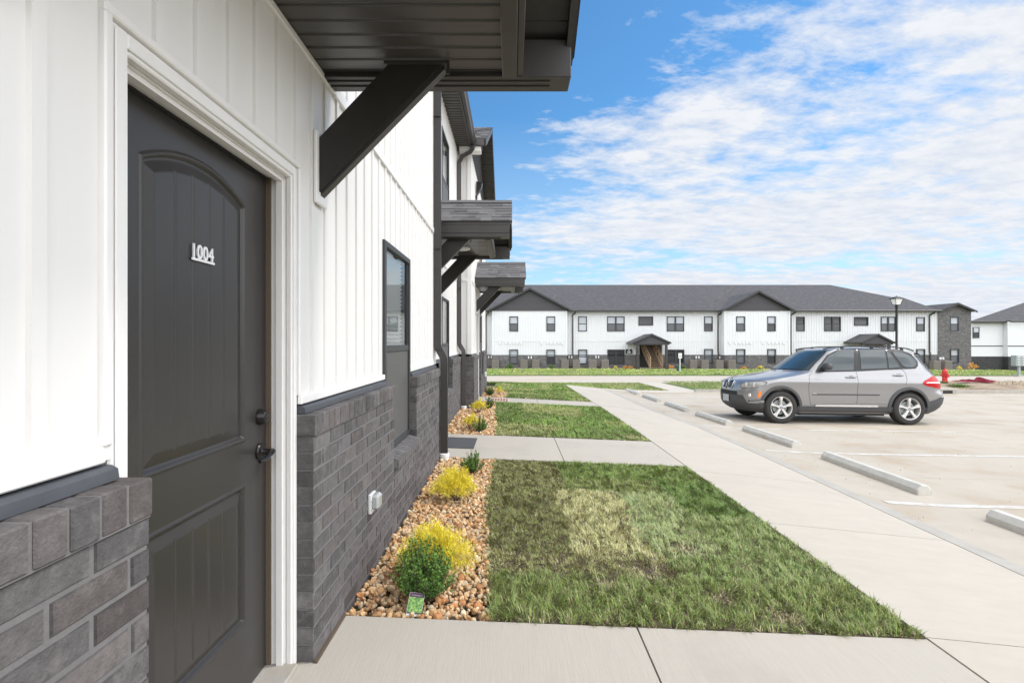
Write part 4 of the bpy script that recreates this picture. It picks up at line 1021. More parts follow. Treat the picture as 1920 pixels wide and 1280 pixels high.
# brick shader for distant walls
def shader_brick(name, c1, c2, mort):
    m = bpy.data.materials.new(name); m.use_nodes = True; MATS[name] = m; N = NT(m.node_tree); b = N.n['Principled BSDF']; b.inputs['Roughness'].default_value = 0.85
    tc = N.new('ShaderNodeTexCoord'); sp = N.new('ShaderNodeSeparateXYZ', ins={0: tc.outputs['Object']})
    u = N.math('ADD', sp.outputs[0], sp.outputs[1]); cb = N.new('ShaderNodeCombineXYZ', ins={0: u, 1: sp.outputs[2], 2: 0.0})
    br = N.new('ShaderNodeTexBrick', ins={'Vector': cb.outputs[0], 'Color1': (*c1, 1), 'Color2': (*c2, 1), 'Mortar': (*mort, 1), 'Scale': 1.0, 'Mortar Size': 0.011, 'Brick Width': 0.203, 'Row Height': 0.075, 'Bias': -0.2})
    n = N.new('ShaderNodeTexNoise', ins={'Vector': cb.outputs[0], 'Scale': 4.0, 'Detail': 8.0}); r_ = N.ramp(n.outputs[0], [(0.3, (0.75,)*3), (0.7, (1.3,)*3)])
    N.l.new(N.mix(1.0, br.outputs[0], r_, 'MULTIPLY'), b.inputs['Base Color'])
shader_brick('far_brick', (0.055, 0.053, 0.054), (0.14, 0.135, 0.135), (0.17, 0.165, 0.16))
shader_brick('far_brick_dark', (0.025, 0.024, 0.025), (0.055, 0.053, 0.053), (0.05, 0.05, 0.05))
gL = (FX(923, 49), FX(1063, 49)); gM = (FX(1358, 49), FX(1481, 49)); YT = 49.93; tw = (FX(1758.5, YT), FX(1820, YT))
YG = 49.0
# windows: (px0, px1, y0, y1, kind, plane) kinds: s single, d double, t stair (one pane)
WN = []
for a, c in ((955, 971.5), (1024.5, 1041)): WN += [(a, c, 593, 621, 's', YG), (a, c, 655, 682, 's', YG)]
WN += [(1084, 1100.5, 593, 621, 's', FY), (1084, 1101, 655, 682, 's', FY), (1138, 1171, 593, 621, 'd', FY), (1138.5, 1171, 655, 682, 'd', FY),
       (1197, 1224.5, 593, 610, 't', FY), (1250, 1282.5, 593, 621, 'd', FY), (1250.5, 1282.5, 655, 680, 'd', FY), (1320, 1336, 593, 621, 's', FY), (1320, 1336, 654, 681, 's', FY)]
for a, c in ((1380, 1396.5), (1438, 1454)): WN += [(a, c, 593, 621, 's', YG), (a, c, 654, 681, 's', YG)]
WN += [(1492.5, 1508.5, 593.5, 621, 's', FY), (1492.5, 1508.5, 654, 681, 's', FY), (1545, 1576, 593.5, 621, 'd', FY), (1545, 1576, 654, 681, 'd', FY), (1601, 1627.5, 594, 610.5, 't', FY),
       (1651, 1679, 593.5, 621, 'd', FY), (1651, 1679, 654, 681, 'd', FY), (1717.5, 1733.5, 594.5, 621, 's', FY), (1717.5, 1733.5, 654, 681, 's', FY)]
WT = [(1780.5, 1797, 594, 621, 's', YT), (1780.5, 1797, 654, 680, 's', YT)]
def holes(pl, lo=-99, hi=999):
    return [(FX(a, pl), FX(c, pl), FZ(y1, pl), FZ(y0, pl)) for a, c, y0, y1, k, p in WN+WT if p == pl and lo < FX(a, pl) < hi]
porch = [(FX(1193), FX(1251)), (FX(1619), FX(1668))]
hB = holes(FY)+[(porch[0][0]+0.3, porch[0][1]-0.5, -9, FZ(643)), (porch[1][0]+0.3, porch[1][1]-0.3, -9, FZ(643))]
mb = MB()
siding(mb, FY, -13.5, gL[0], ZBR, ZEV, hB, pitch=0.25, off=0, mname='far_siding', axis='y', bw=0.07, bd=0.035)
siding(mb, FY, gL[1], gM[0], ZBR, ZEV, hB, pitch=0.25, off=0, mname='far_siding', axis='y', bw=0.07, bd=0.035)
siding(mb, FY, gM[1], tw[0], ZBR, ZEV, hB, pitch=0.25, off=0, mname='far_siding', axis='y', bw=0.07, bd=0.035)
mb.build('siding_wall', FB)
for g in (gL, gM):
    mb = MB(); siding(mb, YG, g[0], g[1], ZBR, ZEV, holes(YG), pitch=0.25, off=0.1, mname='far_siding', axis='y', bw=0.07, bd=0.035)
    for x in g: mb.quad((x, YG, ZBR), (x, FY, ZBR), (x, FY, ZEV), (x, YG, ZEV), 'far_siding')
    mb.build('siding_wall', FB)
mb = MB()
for a, c, pl in ((-13.5, gL[0], FY), (gL[1], gM[0], FY), (gM[1], tw[0], FY), (*gL, YG), (*gM, YG)):
    z = FZ(639); 
    mb.bbox(a+0.03, c-0.03, pl-0.045, pl-0.001, z-0.035, z+0.035, 'far_siding', 0.01)
for x, pl in ((gL[0]+0.06, YG), (gL[1]-0.06, YG), (gM[0]+0.06, YG), (gM[1]-0.06, YG)):
    mb.bbox(x-0.08, x+0.08, pl-0.052, pl+0.02, ZBR, ZEV, 'far_siding', 0.01)
mb.build('band_board', FB)
mb = MB()                                      # small vent hoods in a row
for base, pl in ((938, YG), (1015, YG), (1368, YG), (1430, YG)):
    for k, dx in enumerate((0, 11, 18, 25, 32, 39)):
        x = FX(base+dx, pl); z = FZ(642.5, pl); mb.prism([(pl-0.05, z-0.09), (pl-0.13, z-0.09), (pl-0.09, z+0.07), (pl-0.05, z+0.07)], 'x', x-0.075, x+0.075, 'far_siding')
mb.build('vent_hoods', FB)
def wall_rects(mb, Y, x0, x1, z0, z1, hs, mname):
    cuts = sorted({x0, x1}|{h[i] for h in hs for i in (0, 1) if x0 < h[i] < x1})
    for a, c in zip(cuts, cuts[1:]):
        m_ = (a+c)/2; sp = [(z0, z1)]
        for h in hs:
            if h[0] <= m_ <= h[1]:
                ns = []
                for p, r_ in sp:
                    if h[2] >= r_ or h[3] <= p: ns.append((p, r_)); continue
                    if h[2] > p: ns.append((p, h[2]))
                    if h[3] < r_: ns.append((h[3], r_))
                sp = ns
        for p, r_ in sp: mb.quad((a, Y, p), (c, Y, p), (c, Y, r_), (a, Y, r_), mname)
mb = MB()
for a, c, pl in ((-13.5, gL[0], FY-0.08), (gL[1], gM[0], FY-0.08), (gM[1], tw[0], FY-0.08), (*gL, YG-0.08), (*gM, YG-0.08)):
    hs = [(h[0], h[1], h[2]-0.03, h[3]) for h in (hB if pl > 49.5 else holes(YG))]
    wall_rects(mb, pl, a, c, ZB0, ZBR, hs, 'far_brick'); mb.quad((a, pl, ZBR), (c, pl, ZBR), (c, pl+0.1, ZBR+0.02), (a, pl+0.1, ZBR+0.02), 'far_brick_dark')
for g in (gL, gM):
    for x in g: mb.quad((x, YG-0.08, ZB0), (x, FY, ZB0), (x, FY, ZBR), (x, YG-0.08, ZBR), 'far_brick')
mb.build('brick_base', FB)
mb = MB()                                      # brick end tower
zt_e = FZ(583, YT); zt_p = FZ(567.5, YT)
wall_rects(mb, YT-0.05, tw[0], tw[1], ZB0, zt_e, holes(YT, 40), 'far_brick')
xm = (tw[0]+tw[1])/2
mb.add([(tw[0], YT-0.05, zt_e), (tw[1], YT-0.05, zt_e), (xm, YT-0.05, zt_p-0.05)], [(0, 1, 2)], 'far_brick')
for x in tw: mb.quad((x, YT-0.05, ZB0), (x, 62, ZB0), (x, 62, zt_e), (x, YT-0.05, zt_e), 'far_brick')
mb.build('brick_tower', FB)
mb = MB(); mb.box(-13.4, tw[1]-0.05, 51.2, 66, ZB0, ZEV-0.05, 'interior'); mb.box(-13.5, -13.41, 50.0, 66, ZB0, ZEV, 'far_siding'); mb.build('inner_wall', FB)
def farwin(a, c, y0, y1, kind, pl, tone):
    x0, x1, z0, z1 = FX(a, pl), FX(c, pl), FZ(y1, pl), FZ(y0, pl); f = 0.075; mb = MB()
    for p, q, r_, s_ in ((x0, x0+f, z0, z1), (x1-f, x1, z0, z1), (x0+f, x1-f, z1-f, z1), (x0+f, x1-f, z0, z0+f)): mb.box(p, q, pl-0.075-0.04*(z0 < ZBR), pl+0.08, r_, s_, 'window_frame')
    zm = (z0+z1)/2; xm_ = (x0+x1)/2
    if kind != 't': mb.box(x0+f, x1-f, pl-0.02, pl+0.06, zm-0.04, zm+0.04, 'window_frame')
    if kind == 'd': mb.box(xm_-0.07, xm_+0.07, pl-0.07, pl+0.05, z0+f, z1-f, 'window_frame')
    wd = mb.build('window', FB)
    cols = [(x0+f, x1-f)] if kind != 'd' else [(x0+f, xm_-0.07), (xm_+0.07, x1-f)]
    for i, (p, q) in enumerate(cols):
        if kind == 't': mb = MB(); mb.box(p, q, pl+0.02, pl+0.03, z0+f, z1-f, 'pane_dark'); mb.build('pane', wd); continue
        mb = MB(); mb.box(p, q, pl+0.02, pl+0.03, zm+0.04, z1-f, 'pane_blind' if tone[0] == 'l' else 'pane_dark'); mb.build('pane', wd)
        mb = MB(); mb.box(p, q, pl+0.0, pl+0.01, z0+f, zm-0.04, {'l': 'pane_blind', 's': 'pane_screen', 'd': 'pane_dark'}[tone[1]]); mb.build('insect_screen', wd)
rr = random.Random(4)
for i, wv in enumerate(WN+WT):
    tone = rr.choice(('ls', 'ls', 'ls', 'll', 'ld', 'ls'))
    if wv[:2] in ((1545, 1576), (1138.5, 1171), (1250.5, 1282.5)): tone = 'dd'
    if wv[0] == 1492.5 and wv[2] < 600: tone = 'ds'
    if wv[0] == 1024.5 and wv[2] > 600: tone = 'ld'
    farwin(*wv, tone)
# roof
YE = 49.45; ridge = (60.0, FZ(534, 60)); zr0 = ZEV+0.05
mb = MB()
eL = (-14, YE, zr0); C = (FX(1757, YE)+0.2, YE, zr0); sl = (ridge[1]-zr0)/(ridge[0]-YE)
def on(x, y, dz=0.0): return (x, y, zr0+(y-YE)*sl+dz)
Rr = (FX(1556, ridge[0]), ridge[0], ridge[1]); y54 = YE+(FZ(556.5, 54.2)-zr0)/sl; P1 = on(FX(1672, y54), y54); P2 = on(FX(1690, y54), y54)
RL = (-14, ridge[0], ridge[1]); BK = (-14, 71, zr0); BR = (FX(1757, YE)+1.0, 71, zr0)
mb.add([eL, C, P2, P1, Rr, RL, BK, BR], [(0, 1, 2, 3, 4, 5)], 'far_roof')
mb.add([Rr, P1, (P1[0], 71, zr0), BK, RL, P2, (C[0]+3, 71, zr0), C], [(0, 1, 2), (0, 2, 3, 4), (1, 5, 6, 2), (5, 7, 6)], 'far_roof')
mb.build('roof', FB)
def gable_roof(g, apex_px, apy, ov, pl, back=True, mname='gable_dark', zbase=None, bk=None):
    """front gable with rake boards, dark lap-board face and its own roof running back"""
    x0, x1 = g; xm_ = (x0+x1)/2; zap = FZ(apy, pl-0.35); ze_ = zbase; zap -= 0.02
    s_ = (zap-ze_)/((x1-x0)/2+ov)
    yb = YE+(zap-zr0)/sl if bk is None else bk
    mb = MB()
    for q in (-1, 1):
        xe = xm_+q*((x1-x0)/2+ov)
        mb.add([(xe, pl-0.4, ze_), (xm_, pl-0.4, zap), (xm_, yb, zap), (xe, YE+0.05 if bk is None else bk, ze_)], [(0, 1, 2, 3)], 'far_roof')
        mb.add([(xe, pl-0.38, ze_-0.06), (xm_, pl-0.38, zap-0.06), (xm_, yb, zap-0.06), (xe, YE+0.05 if bk is None else bk, ze_-0.06)], [(0, 1, 2, 3)], 'gutter_brown')
    rf = mb.build('gable_roof', FB)
    mb = MB()
    for q in (-1, 1):
        xe = xm_+q*((x1-x0)/2+ov)
        pts = [(xe, ze_-0.16), (xe, ze_+0.01), (xm_, zap+0.01), (xm_, zap-0.19)]
        mb.prism(pts, 'y', pl-0.43, pl-0.39, 'dark_grey_trim')
    mb.build('rake', rf)
    if mname:
        mb = MB(); z = ze_-0.08
        while z < zap-0.1:
            h = min(0.22, zap-0.1-z); a0 = max(0, (zap-z)/s_-0.1); a1 = max(0, (zap-z-h)/s_-0.1)
            a0 = min(a0, (x1-x0)/2+0.02); a1 = min(a1, (x1-x0)/2+0.02)
            mb.add([(xm_-a0, pl-0.09, z), (xm_+a0, pl-0.09, z), (xm_+a1, pl-0.05, z+h), (xm_-a1, pl-0.05, z+h), (xm_-a0, pl-0.04, z), (xm_+a0, pl-0.04, z)], [(0, 1, 2, 3), (0, 4, 5, 1)], mname); z += h
        mb.build('gable', rf)
gable_roof(gL, 993, 538.5, 0.40, YG, zbase=zr0-0.02); gable_roof(gM, 1419, 544, 0.28, YG, zbase=zr0-0.02)
gable_roof(tw, 1790, 567, 0.26, YT-0.05, zbase=zt_e-0.02, mname=None, bk=62)
mb = MB()                                      # eaves and gutters
for a, c in ((-14, gL[0]-0.3), (gL[1]+0.3, gM[0]-0.2), (gM[1]+0.2, tw[0])):
    mb.bbox(a, c, YE-0.10, YE+0.02, zr0-0.14, zr0+0.015, 'dark_metal', 0.02); mb.box(a, c, YE+0.02, FY, zr0-0.09, zr0-0.06, 'dark_grey_trim')
mb.build('gutter', FB)
for p, y1 in ((911.5, 688), (1073.5, 688), (1345.5, 676), (1482, 676), (1741.5, 672)):
    x = FX(p); mb = MB(); z1 = FZ(y1)
    mb.tube([(x+0.25, FY-0.5, zr0-0.12), (x+0.2, FY-0.4, zr0-0.25), (x, FY-0.1, zr0-0.45), (x, FY-0.1, ZBR+0.3), (x+0.02, FY-0.16, ZBR+0.1), (x+0.02, FY-0.17, Z(x, 49.5))], (0.05, 0.05), 'dark_metal', sq=True)
    mb.build('downspout', FB)
# stair porches
for k, (pl_, pr_, apx, ez, x0p, x1p) in enumerate(((1195, 1249, 1222.5, 641.5, 1187, 1258), (1617, 1666.5, 1647, 641, 1616, 1678))):
    y0 = 47.4; ze_ = FZ(ez, y0); zap = FZ(625.5, y0); xa, xc = FX(x0p, y0), FX(x1p, y0); xm_ = (xa+xc)/2
    mb = MB()
    for q in (-1, 1):
        xe = xm_+q*(xc-xa)/2
        mb.add([(xe, y0, ze_), (xm_, y0, zap), (xm_, FY, zap), (xe, FY, ze_), (xe, y0, ze_-0.05), (xm_, y0, zap-0.05), (xm_, FY, zap-0.05), (xe, FY, ze_-0.05)], [(0, 1, 2, 3), (4, 5, 6, 7)], 'far_roof')
    po = mb.build('porch_roof', FB)
    mb = MB()
    for q in (-1, 1):
        xe = xm_+q*((xc-xa)/2); mb.prism([(xe, ze_-0.15), (xe, ze_+0.01), (xm_, zap+0.02), (xm_, zap-0.16)], 'y', y0-0.03, y0+0.01, 'dark_grey_trim')
        mb.bbox(xe-0.06 if q < 0 else xe-0.04, xe+0.04 if q < 0 else xe+0.06, y0+0.02, FY-0.05, ze_-0.14, ze_+0.0, 'dark_metal', 0.01)
    mb.build('rake', po)
    mb = MB(); z = ze_-0.06; s_ = (zap-ze_)/((xc-xa)/2)
    while z < zap-0.1:
        a0 = (zap-z)/s_-0.1; a1 = max(0, (zap-z-0.15)/s_-0.1); a0 = min(a0, (xc-xa)/2-0.1)
        mb.add([(xm_-a0, y0+0.10, z), (xm_+a0, y0+0.10, z), (xm_+a1, y0+0.14, z+0.15), (xm_-a1, y0+0.14, z+0.15), (xm_-a0, y0+0.16, z), (xm_+a0, y0+0.16, z)], [(0, 1, 2, 3), (0, 4, 5, 1)], 'gable_dark'); z += 0.15
    mb.bbox(xa+0.1, xc-0.1, y0+0.09, y0+0.25, ze_-0.25, ze_-0.04, 'dark_grey_trim', 0.02)
    mb.build('gable', po)
    for p in (pl_, pr_):
        x = FX(p, y0+0.2); g0 = Z(x, y0); mb = MB()
        mb.bbox(x-0.11, x+0.11, y0+0.08, y0+0.30, g0+0.45, ze_-0.24, 'dark_metal', 0.01)
        mb.bbox(x-0.20, x+0.20, y0, y0+0.38, g0-0.1, g0+0.45, 'dark_metal', 0.02); mb.bbox(x-0.14, x+0.14, y0+0.06, y0+0.32, g0+0.45, g0+0.58, 'dark_metal', 0.02)
        mb.build('post', po)
    # breezeway walls and the wooden stair
    g0 = Z(xm_, 48.6); xl, xr = porch[k][0]+0.3, porch[k][1]-(0.5 if k == 0 else 0.3)
    mb = MB(); zc = FZ(643)
    mb.quad((xl, FY, ZB0), (xl, 51.19, ZB0), (xl, 51.19, zc), (xl, FY, zc), 'far_siding'); mb.quad((xr, FY, ZB0), (xr, 51.19, ZB0), (xr, 51.19, zc), (xr, FY, zc), 'far_siding')
    mb.quad((xl, FY, zc), (xr, FY, zc), (xr, 51.19, zc), (xl, 51.19, zc), 'dark_grey_trim'); mb.box(xl-0.4, xr+0.4, y0-0.05, 51.19, g0-0.2, g0+0.05, 'road_concrete')
    mb.build('breezeway', FB)
    mb = MB(); n = 13; sx0, sx1 = FX(1216, 48.5)-FX(1195, 48.5)+FX(pl_, 48.5), FX(1238, 48.5)-FX(1195, 48.5)+FX(pl_, 48.5)
    for i in range(n):
        yy = 47.95+i*0.235; z = g0+0.05+0.185*(i+1); mb.box(sx0+0.06-i*0.02, sx1-0.06-i*0.02, yy, yy+0.27, z-0.05, z, 'wood')
        mb.box(sx0+0.06-i*0.02, sx1-0.06-i*0.02, yy+0.235, yy+0.25, z-0.135, z-0.05, 'tile_wood')
    st = mb.build('staircase', FB)
    for sx in (sx0, sx1):
        mb = MB(); f = lambda i, h: (sx-i*0.02, 47.9+i*0.235, g0+0.05+0.185*(i+1)+h)
        for h in (-0.2, -0.05, 0.55, 0.95): mb.tube([f(0, h), f(n-1, h)], (0.03, 0.06), 'wood', sq=True)
        for i in range(0, n, 2): mb.tube([f(i, -0.1), f(i, 0.95)], (0.025, 0.025), 'wood', sq=True)
        mb.box(sx-0.06, sx+0.06, 47.85, 47.97, g0, g0+1.2, 'wood'); mb.build('handrail', st)
# address plaque by the stairs
mb = MB(); x0, x1, z0, z1 = FX(1172.5), FX(1185), FZ(663), FZ(654.5); mb.bbox(x0, x1, FY-0.12, FY-0.05, z0, z1, 'black', 0.01)
sg = mb.build('address_sign', FB)
mb = MB(); xc = (x0+x1)/2
mb.box(xc-0.06, xc+0.06, FY-0.126, FY-0.1205, z1-0.16, z1-0.06, 'paper')
for r_, wd in ((0.24, 0.20), (0.33, 0.14)): mb.box(xc-wd, xc+wd, FY-0.126, FY-0.1205, z1-r_-0.035, z1-r_+0.01, 'paper')
mb.build('lettering', sg)

# ------------------------------------------------------------------ air conditioners and meters
def ac(x, y, label):
    g = Z(x, y); t = thing('air_conditioner', (x, y, g), label, 'air conditioner', 'air conditioning units along the far building')
    mb = MB(); mb.bbox(x-0.33, x+0.33, y-0.30, y+0.30, g+0.08, g+0.86, 'ac_beige', 0.03)
    for i in range(9): mb.box(x-0.28, x+0.28, y-0.308, y-0.3002, g+0.15+i*0.075, g+0.19+i*0.075, 'ac_dark')
    mb.build('cabinet', t)
    mb = MB(); mb.bbox(x-0.35, x+0.35, y-0.32, y+0.32, g+0.86, g+0.90, 'ac_beige', 0.012); mb.lathe([(0.0, 0.01), (0.24, 0.01), (0.26, 0)], (x, y, g+0.90), 'z', 'ac_dark', n=20); mb.build('lid', t)
    mb = MB(); mb.box(x-0.42, x+0.42, y-0.4, y+0.4, g-0.05, g+0.078, 'kerb_concrete'); mb.build('pad', t)
ords = ['leftmost air conditioner, at the left end of the far building', 'air conditioner left of the meter between the two left ground floor windows', 'air conditioner right of the meter between the two left ground floor windows',
 'air conditioner just left of the second downspout on the far building', 'air conditioner just right of the second downspout, under a narrow window', 'air conditioner left one of the pair beside the double window near the stair porch',
 'air conditioner right one of the pair beside the double window near the stair porch', 'first air conditioner to the right of the stair porch', 'second air conditioner to the right of the stair porch, near a narrow window',
 'air conditioner left of the middle gabled part, by its downspout', 'air conditioner at the left end of the middle gabled part', 'air conditioner at the end of the white siding, left of the brick tower', 'air conditioner in front of the brick tower']
for p, lb in zip((929, 982.5, 1004.5, 1059, 1080.5, 1111, 1134, 1299, 1320.5, 1348, 1370.5, 1753.5, 1774.5), ords): ac(FX(p, 48.6 if p < 1300 else 48.3), 48.6 if p < 1300 else 48.3, 'beige '+lb)
for p in (919, 993.5, 1069, 1119.5, 1307, 1351, 1764):
    pl = YG-0.1 if 923 < p < 1063 or 1358 < p < 1481 or p > 1758 else FY-0.1; x = FX(p, pl); g = Z(x, pl); mb = MB()
    mb.bbox(x-0.28, x+0.28, pl-0.12, pl, g+0.15, g+1.0, 'ac_dark', 0.02)
    for q in (-0.13, 0.13): mb.bbox(x+q-0.06, x+q+0.06, pl-0.2, pl-0.02, g+0.98, g+1.22, 'lamp_glass', 0.03)
    mb.build('electric_meter', FB)

# ------------------------------------------------------------------ building on the far right
D2 = 60.0; G = thing('apartment_building', (60, 61, -2.1), 'white building with dark brick base at the far right edge', 'building')
x0 = FX(1821, D2); x1 = 92; xs_ = FX(1880, D2); zb_, zbr, zev = -2.6, FZ(668, D2), FZ(603.5, D2)
mb = MB(); mb.prism([(x0, D2), (x1, D2), (x1, 74), (x0+13.5, 74)], 'z', zbr, zev, 'far_siding'); mb.box(xs_+0.01, x1, D2-0.6, D2-0.001, zbr, zev, 'far_siding'); mb.build('siding_wall', G)
mb = MB(); mb.prism([(x0-0.05, D2-0.06), (x1, D2-0.06), (x1, 74.1), (x0+13.5, 74.1)], 'z', zb_, zbr-0.01, 'far_brick_dark'); mb.box(xs_+0.01, x1, D2-0.68, D2-0.061, zb_, zbr-0.01, 'far_brick_dark'); mb.build('brick_base', G)
mb = MB(); z = FZ(648.5, D2); mb.box(x0, xs_, D2-0.03, D2-0.001, z-0.05, z+0.05, 'dark_grey_trim'); mb.box(xs_+0.02, x1, D2-0.63, D2-0.601, z-0.05, z+0.05, 'dark_grey_trim'); mb.build('band_board', G)
mb = MB(); zr_ = zev+0.1; ov = 0.5; yb = 75; ex0 = x0-ov; sl2 = 0.42; ry = 68
mb.add([(ex0, D2-ov, zr_), (x1, D2-1.1, zr_), (x1, ry, zr_+8.5*sl2), (x0+16.5, ry, zr_+8.5*sl2), (x0+16.4, yb, zr_), (x1, yb, zr_)], [(0, 1, 2, 3), (0, 3, 4), (3, 2, 5, 4)], 'far_roof')
mb.build('roof', G)
mb = MB(); mb.bbox(ex0, xs_-0.2, D2-ov-0.1, D2-ov, zr_-0.2, zr_+0.01, 'dark_metal', 0.02); mb.bbox(xs_-0.2, x1, D2-1.2, D2-1.1, zr_-0.2, zr_+0.01, 'dark_metal', 0.02); mb.box(ex0+0.5, x1, D2-ov, D2, zr_-0.2, zr_-0.15, 'dark_metal'); mb.build('gutter', G)
mb = MB(); a, c, z0, z1 = FX(1823.5, D2), FX(1835.5, D2), FZ(633.5, D2), FZ(613, D2)
for p, q, r_, s_ in ((a, a+.08, z0, z1), (c-.08, c, z0, z1), (a+.08, c-.08, z1-.08, z1), (a+.08, c-.08, z0, z0+.08), (a+.08, c-.08, (z0+z1)/2-.04, (z0+z1)/2+.04)): mb.box(p, q, D2-0.08, D2-0.001, r_, s_, 'window_frame')
wd = mb.build('window', G)
mb = MB(); mb.box(a+.08, c-.08, D2-0.05, D2-0.002, (z0+z1)/2+.04, z1-.08, 'pane_blind'); mb.build('pane', wd)
mb = MB(); mb.box(a+.08, c-.08, D2-0.05, D2-0.002, z0+.08, (z0+z1)/2-.04, 'pane_dark'); mb.build('insect_screen', wd)

# ------------------------------------------------------------------ street furniture
def wheel_stop(x, yn, L, label):
    z0 = Z(x+0.1, yn+L/2)-0.03; t = MB(); wdt = 0.16; h = 0.115
    prof = [(0, 0), (wdt, 0), (wdt, h*0.55), (wdt-0.045, h), (0.045, h), (0, h*0.55)]
    def ring(y, s_=0.0): return [(x+p[0]+(s_ if p[0] < wdt/2 else -s_), y, Z(x+0.08, y)-0.03+p[1]-(s_ if p[1] > 0.001 else 0)) for p in prof]
    R_ = [ring(yn+0.0, 0.008), ring(yn+0.012), ring(yn+L/2), ring(yn+L-0.012), ring(yn+L, 0.008)]
    vs = [v for r_ in R_ for v in r_]; fs = [(i*6+j, i*6+(j+1) % 6, (i+1)*6+(j+1) % 6, (i+1)*6+j) for i in range(4) for j in range(6)]+[tuple(range(5, -1, -1)), tuple(24+j for j in range(6))]
    t.add(vs, fs, 'stop_concrete')
    o = t.build('wheel_stop'); tag(o, label, 'parking stop', 'concrete wheel stops along the sidewalk')
lbs = ['nearest concrete wheel stop, cut off by the right edge of the picture', 'concrete wheel stop with an orange stain, second nearest', 'concrete wheel stop in the empty bay just before the silver car', 'concrete wheel stop in front of the silver car',
       'concrete wheel stop just past the silver car bay', 'second last concrete wheel stop towards the road', 'farthest concrete wheel stop by the end of the sidewalk']
for k, lb in enumerate(lbs): wheel_stop(4.60, 3.15+2.65*k if k < 2 else 5.8+2.62*(k-1), 1.83, lb)
# lamp post
x, y = FX(1681, 22.0), 22.0; g = Z(x, y)
t = thing('street_lamp', (x, y, g), 'black post lamp with a four sided lantern behind the silver car', 'street lamp')
zt_ = FZ(556, y); zl = FZ(572, y)
mb = MB(); mb.lathe([(0.0, 0), (0.14, 0), (0.13, 0.10), (0.085, 0.2), (0.055, 0.3), (0.05, 0.5), (0.045, 1.5), (0.045, zl-g-0.1), (0.065, zl-g-0.06), (0.04, zl-g-0.03), (0.06, zl-g), (0, zl-g)], (x, y, g), 'z', 'black', n=16); mb.build('post', t, smooth=True)
mb = MB()
def fr4(z, h): return [(x-h, y-h, z), (x+h, y-h, z), (x+h, y+h, z), (x-h, y+h, z)]
a0, a1 = 0.095, 0.165
b0, b1 = fr4(zl+0.01, a0), fr4(zl+0.27, a1)
for i in range(4): mb.tube([b0[i], b1[i]], 0.010, 'black', n=5); mb.tube([b0[i], b0[(i+1) % 4]], 0.010, 'black', n=5); mb.tube([b1[i], b1[(i+1) % 4]], 0.012, 'black', n=5)
mb.build('lantern_frame', t)
mb = MB(); c0, c1 = fr4(zl+0.012, a0-0.004), fr4(zl+0.268, a1-0.004); mb.add(c0+c1, [(i, (i+1) % 4, 4+(i+1) % 4, 4+i) for i in range(4)]+[(0, 1, 2, 3)], 'lamp_glass'); mb.build('lamp_glass', t)
mb = MB(); r0, r1 = fr4(zl+0.275, 0.22), fr4(zl+0.36, 0.07); mb.add(r0+r1, [(i, (i+1) % 4, 4+(i+1) % 4, 4+i) for i in range(4)]+[(0, 1, 2, 3), (4, 5, 6, 7)], 'black'); mb.lathe([(0.03, 0), (0.02, 0.03), (0.0, 0.05)], (x, y, zl+0.36), 'z', 'black', n=8); mb.build('cap', t)
# fire hydrant
x, y = FX(1771.5, 25.6), 25.6; g = Z(x, y)+0.06; t = thing('fire_hydrant', (x, y, g), 'red fire hydrant on the verge behind the back of the silver car', 'fire hydrant')
mb = MB(); mb.lathe([(0, 0), (0.17, 0), (0.17, 0.04), (0.115, 0.045), (0.11, 0.10), (0.105, 0.40), (0.135, 0.42), (0.135, 0.46), (0.11, 0.47), (0.105, 0.50), (0.13, 0.515), (0.13, 0.54), (0.095, 0.60), (0.05, 0.645), (0.03, 0.65), (0.03, 0.70), (0, 0.70)], (x, y, g), 'z', 'hydrant_red', n=20); mb.build('barrel', t, smooth=True)
mb = MB(); mb.lathe([(0, 0), (0.075, 0), (0.075, 0.05), (0.05, 0.06), (0.05, 0.12)], (x, y-0.2, g+0.33), 'y', 'hydrant_red', n=14); mb.build('nozzle', t)
for q in (-1, 1): mb = MB(); mb.lathe([(0, q*0.20), (0.05, q*0.20), (0.055, q*0.16), (0.04, q*0.15), (0.04, q*0.08)], (x, y, g+0.35), 'x', 'hydrant_red', n=12); mb.build('nozzle', t)
# crumpled red fabric
mb = MB(); nx, ny_ = 60, 16; rg = np.random.default_rng(5); x0, x1 = FX(1796, 25.2), FX(1856, 25.2)
vs = []
for j in range(ny_):
    for i in range(nx):
        u, v = i/(nx-1), j/(ny_-1); X = x0+(x1-x0)*u; Y = 24.6+0.9*v*(0.6+0.4*math.sin(u*11+1))+0.25*math.sin(u*9)+0.1*math.sin(u*40)
        env = math.sin(math.pi*u)**0.5*math.sin(math.pi*v)**0.6 if 0 < u < 1 and 0 < v < 1 else 0
        h = env*(0.01+0.07*abs(math.sin(u*17+v*3))*abs(math.sin(u*7+v*5+1))+0.06*abs(math.sin(u*37+v*11))+0.05*rg.uniform()+0.13*math.exp(-((u-0.38)/0.07)**2)); vs.append((X, Y, Z(X, Y)+0.13+h))
mb.add(vs, [(j*nx+i, j*nx+i+1, (j+1)*nx+i+1, (j+1)*nx+i) for j in range(ny_-1) for i in range(nx-1)], 'red_cloth')
tag(mb.build('fabric_heap', smooth=True), 'crumpled dark red fabric lying on the dirt right of the hydrant', 'fabric')
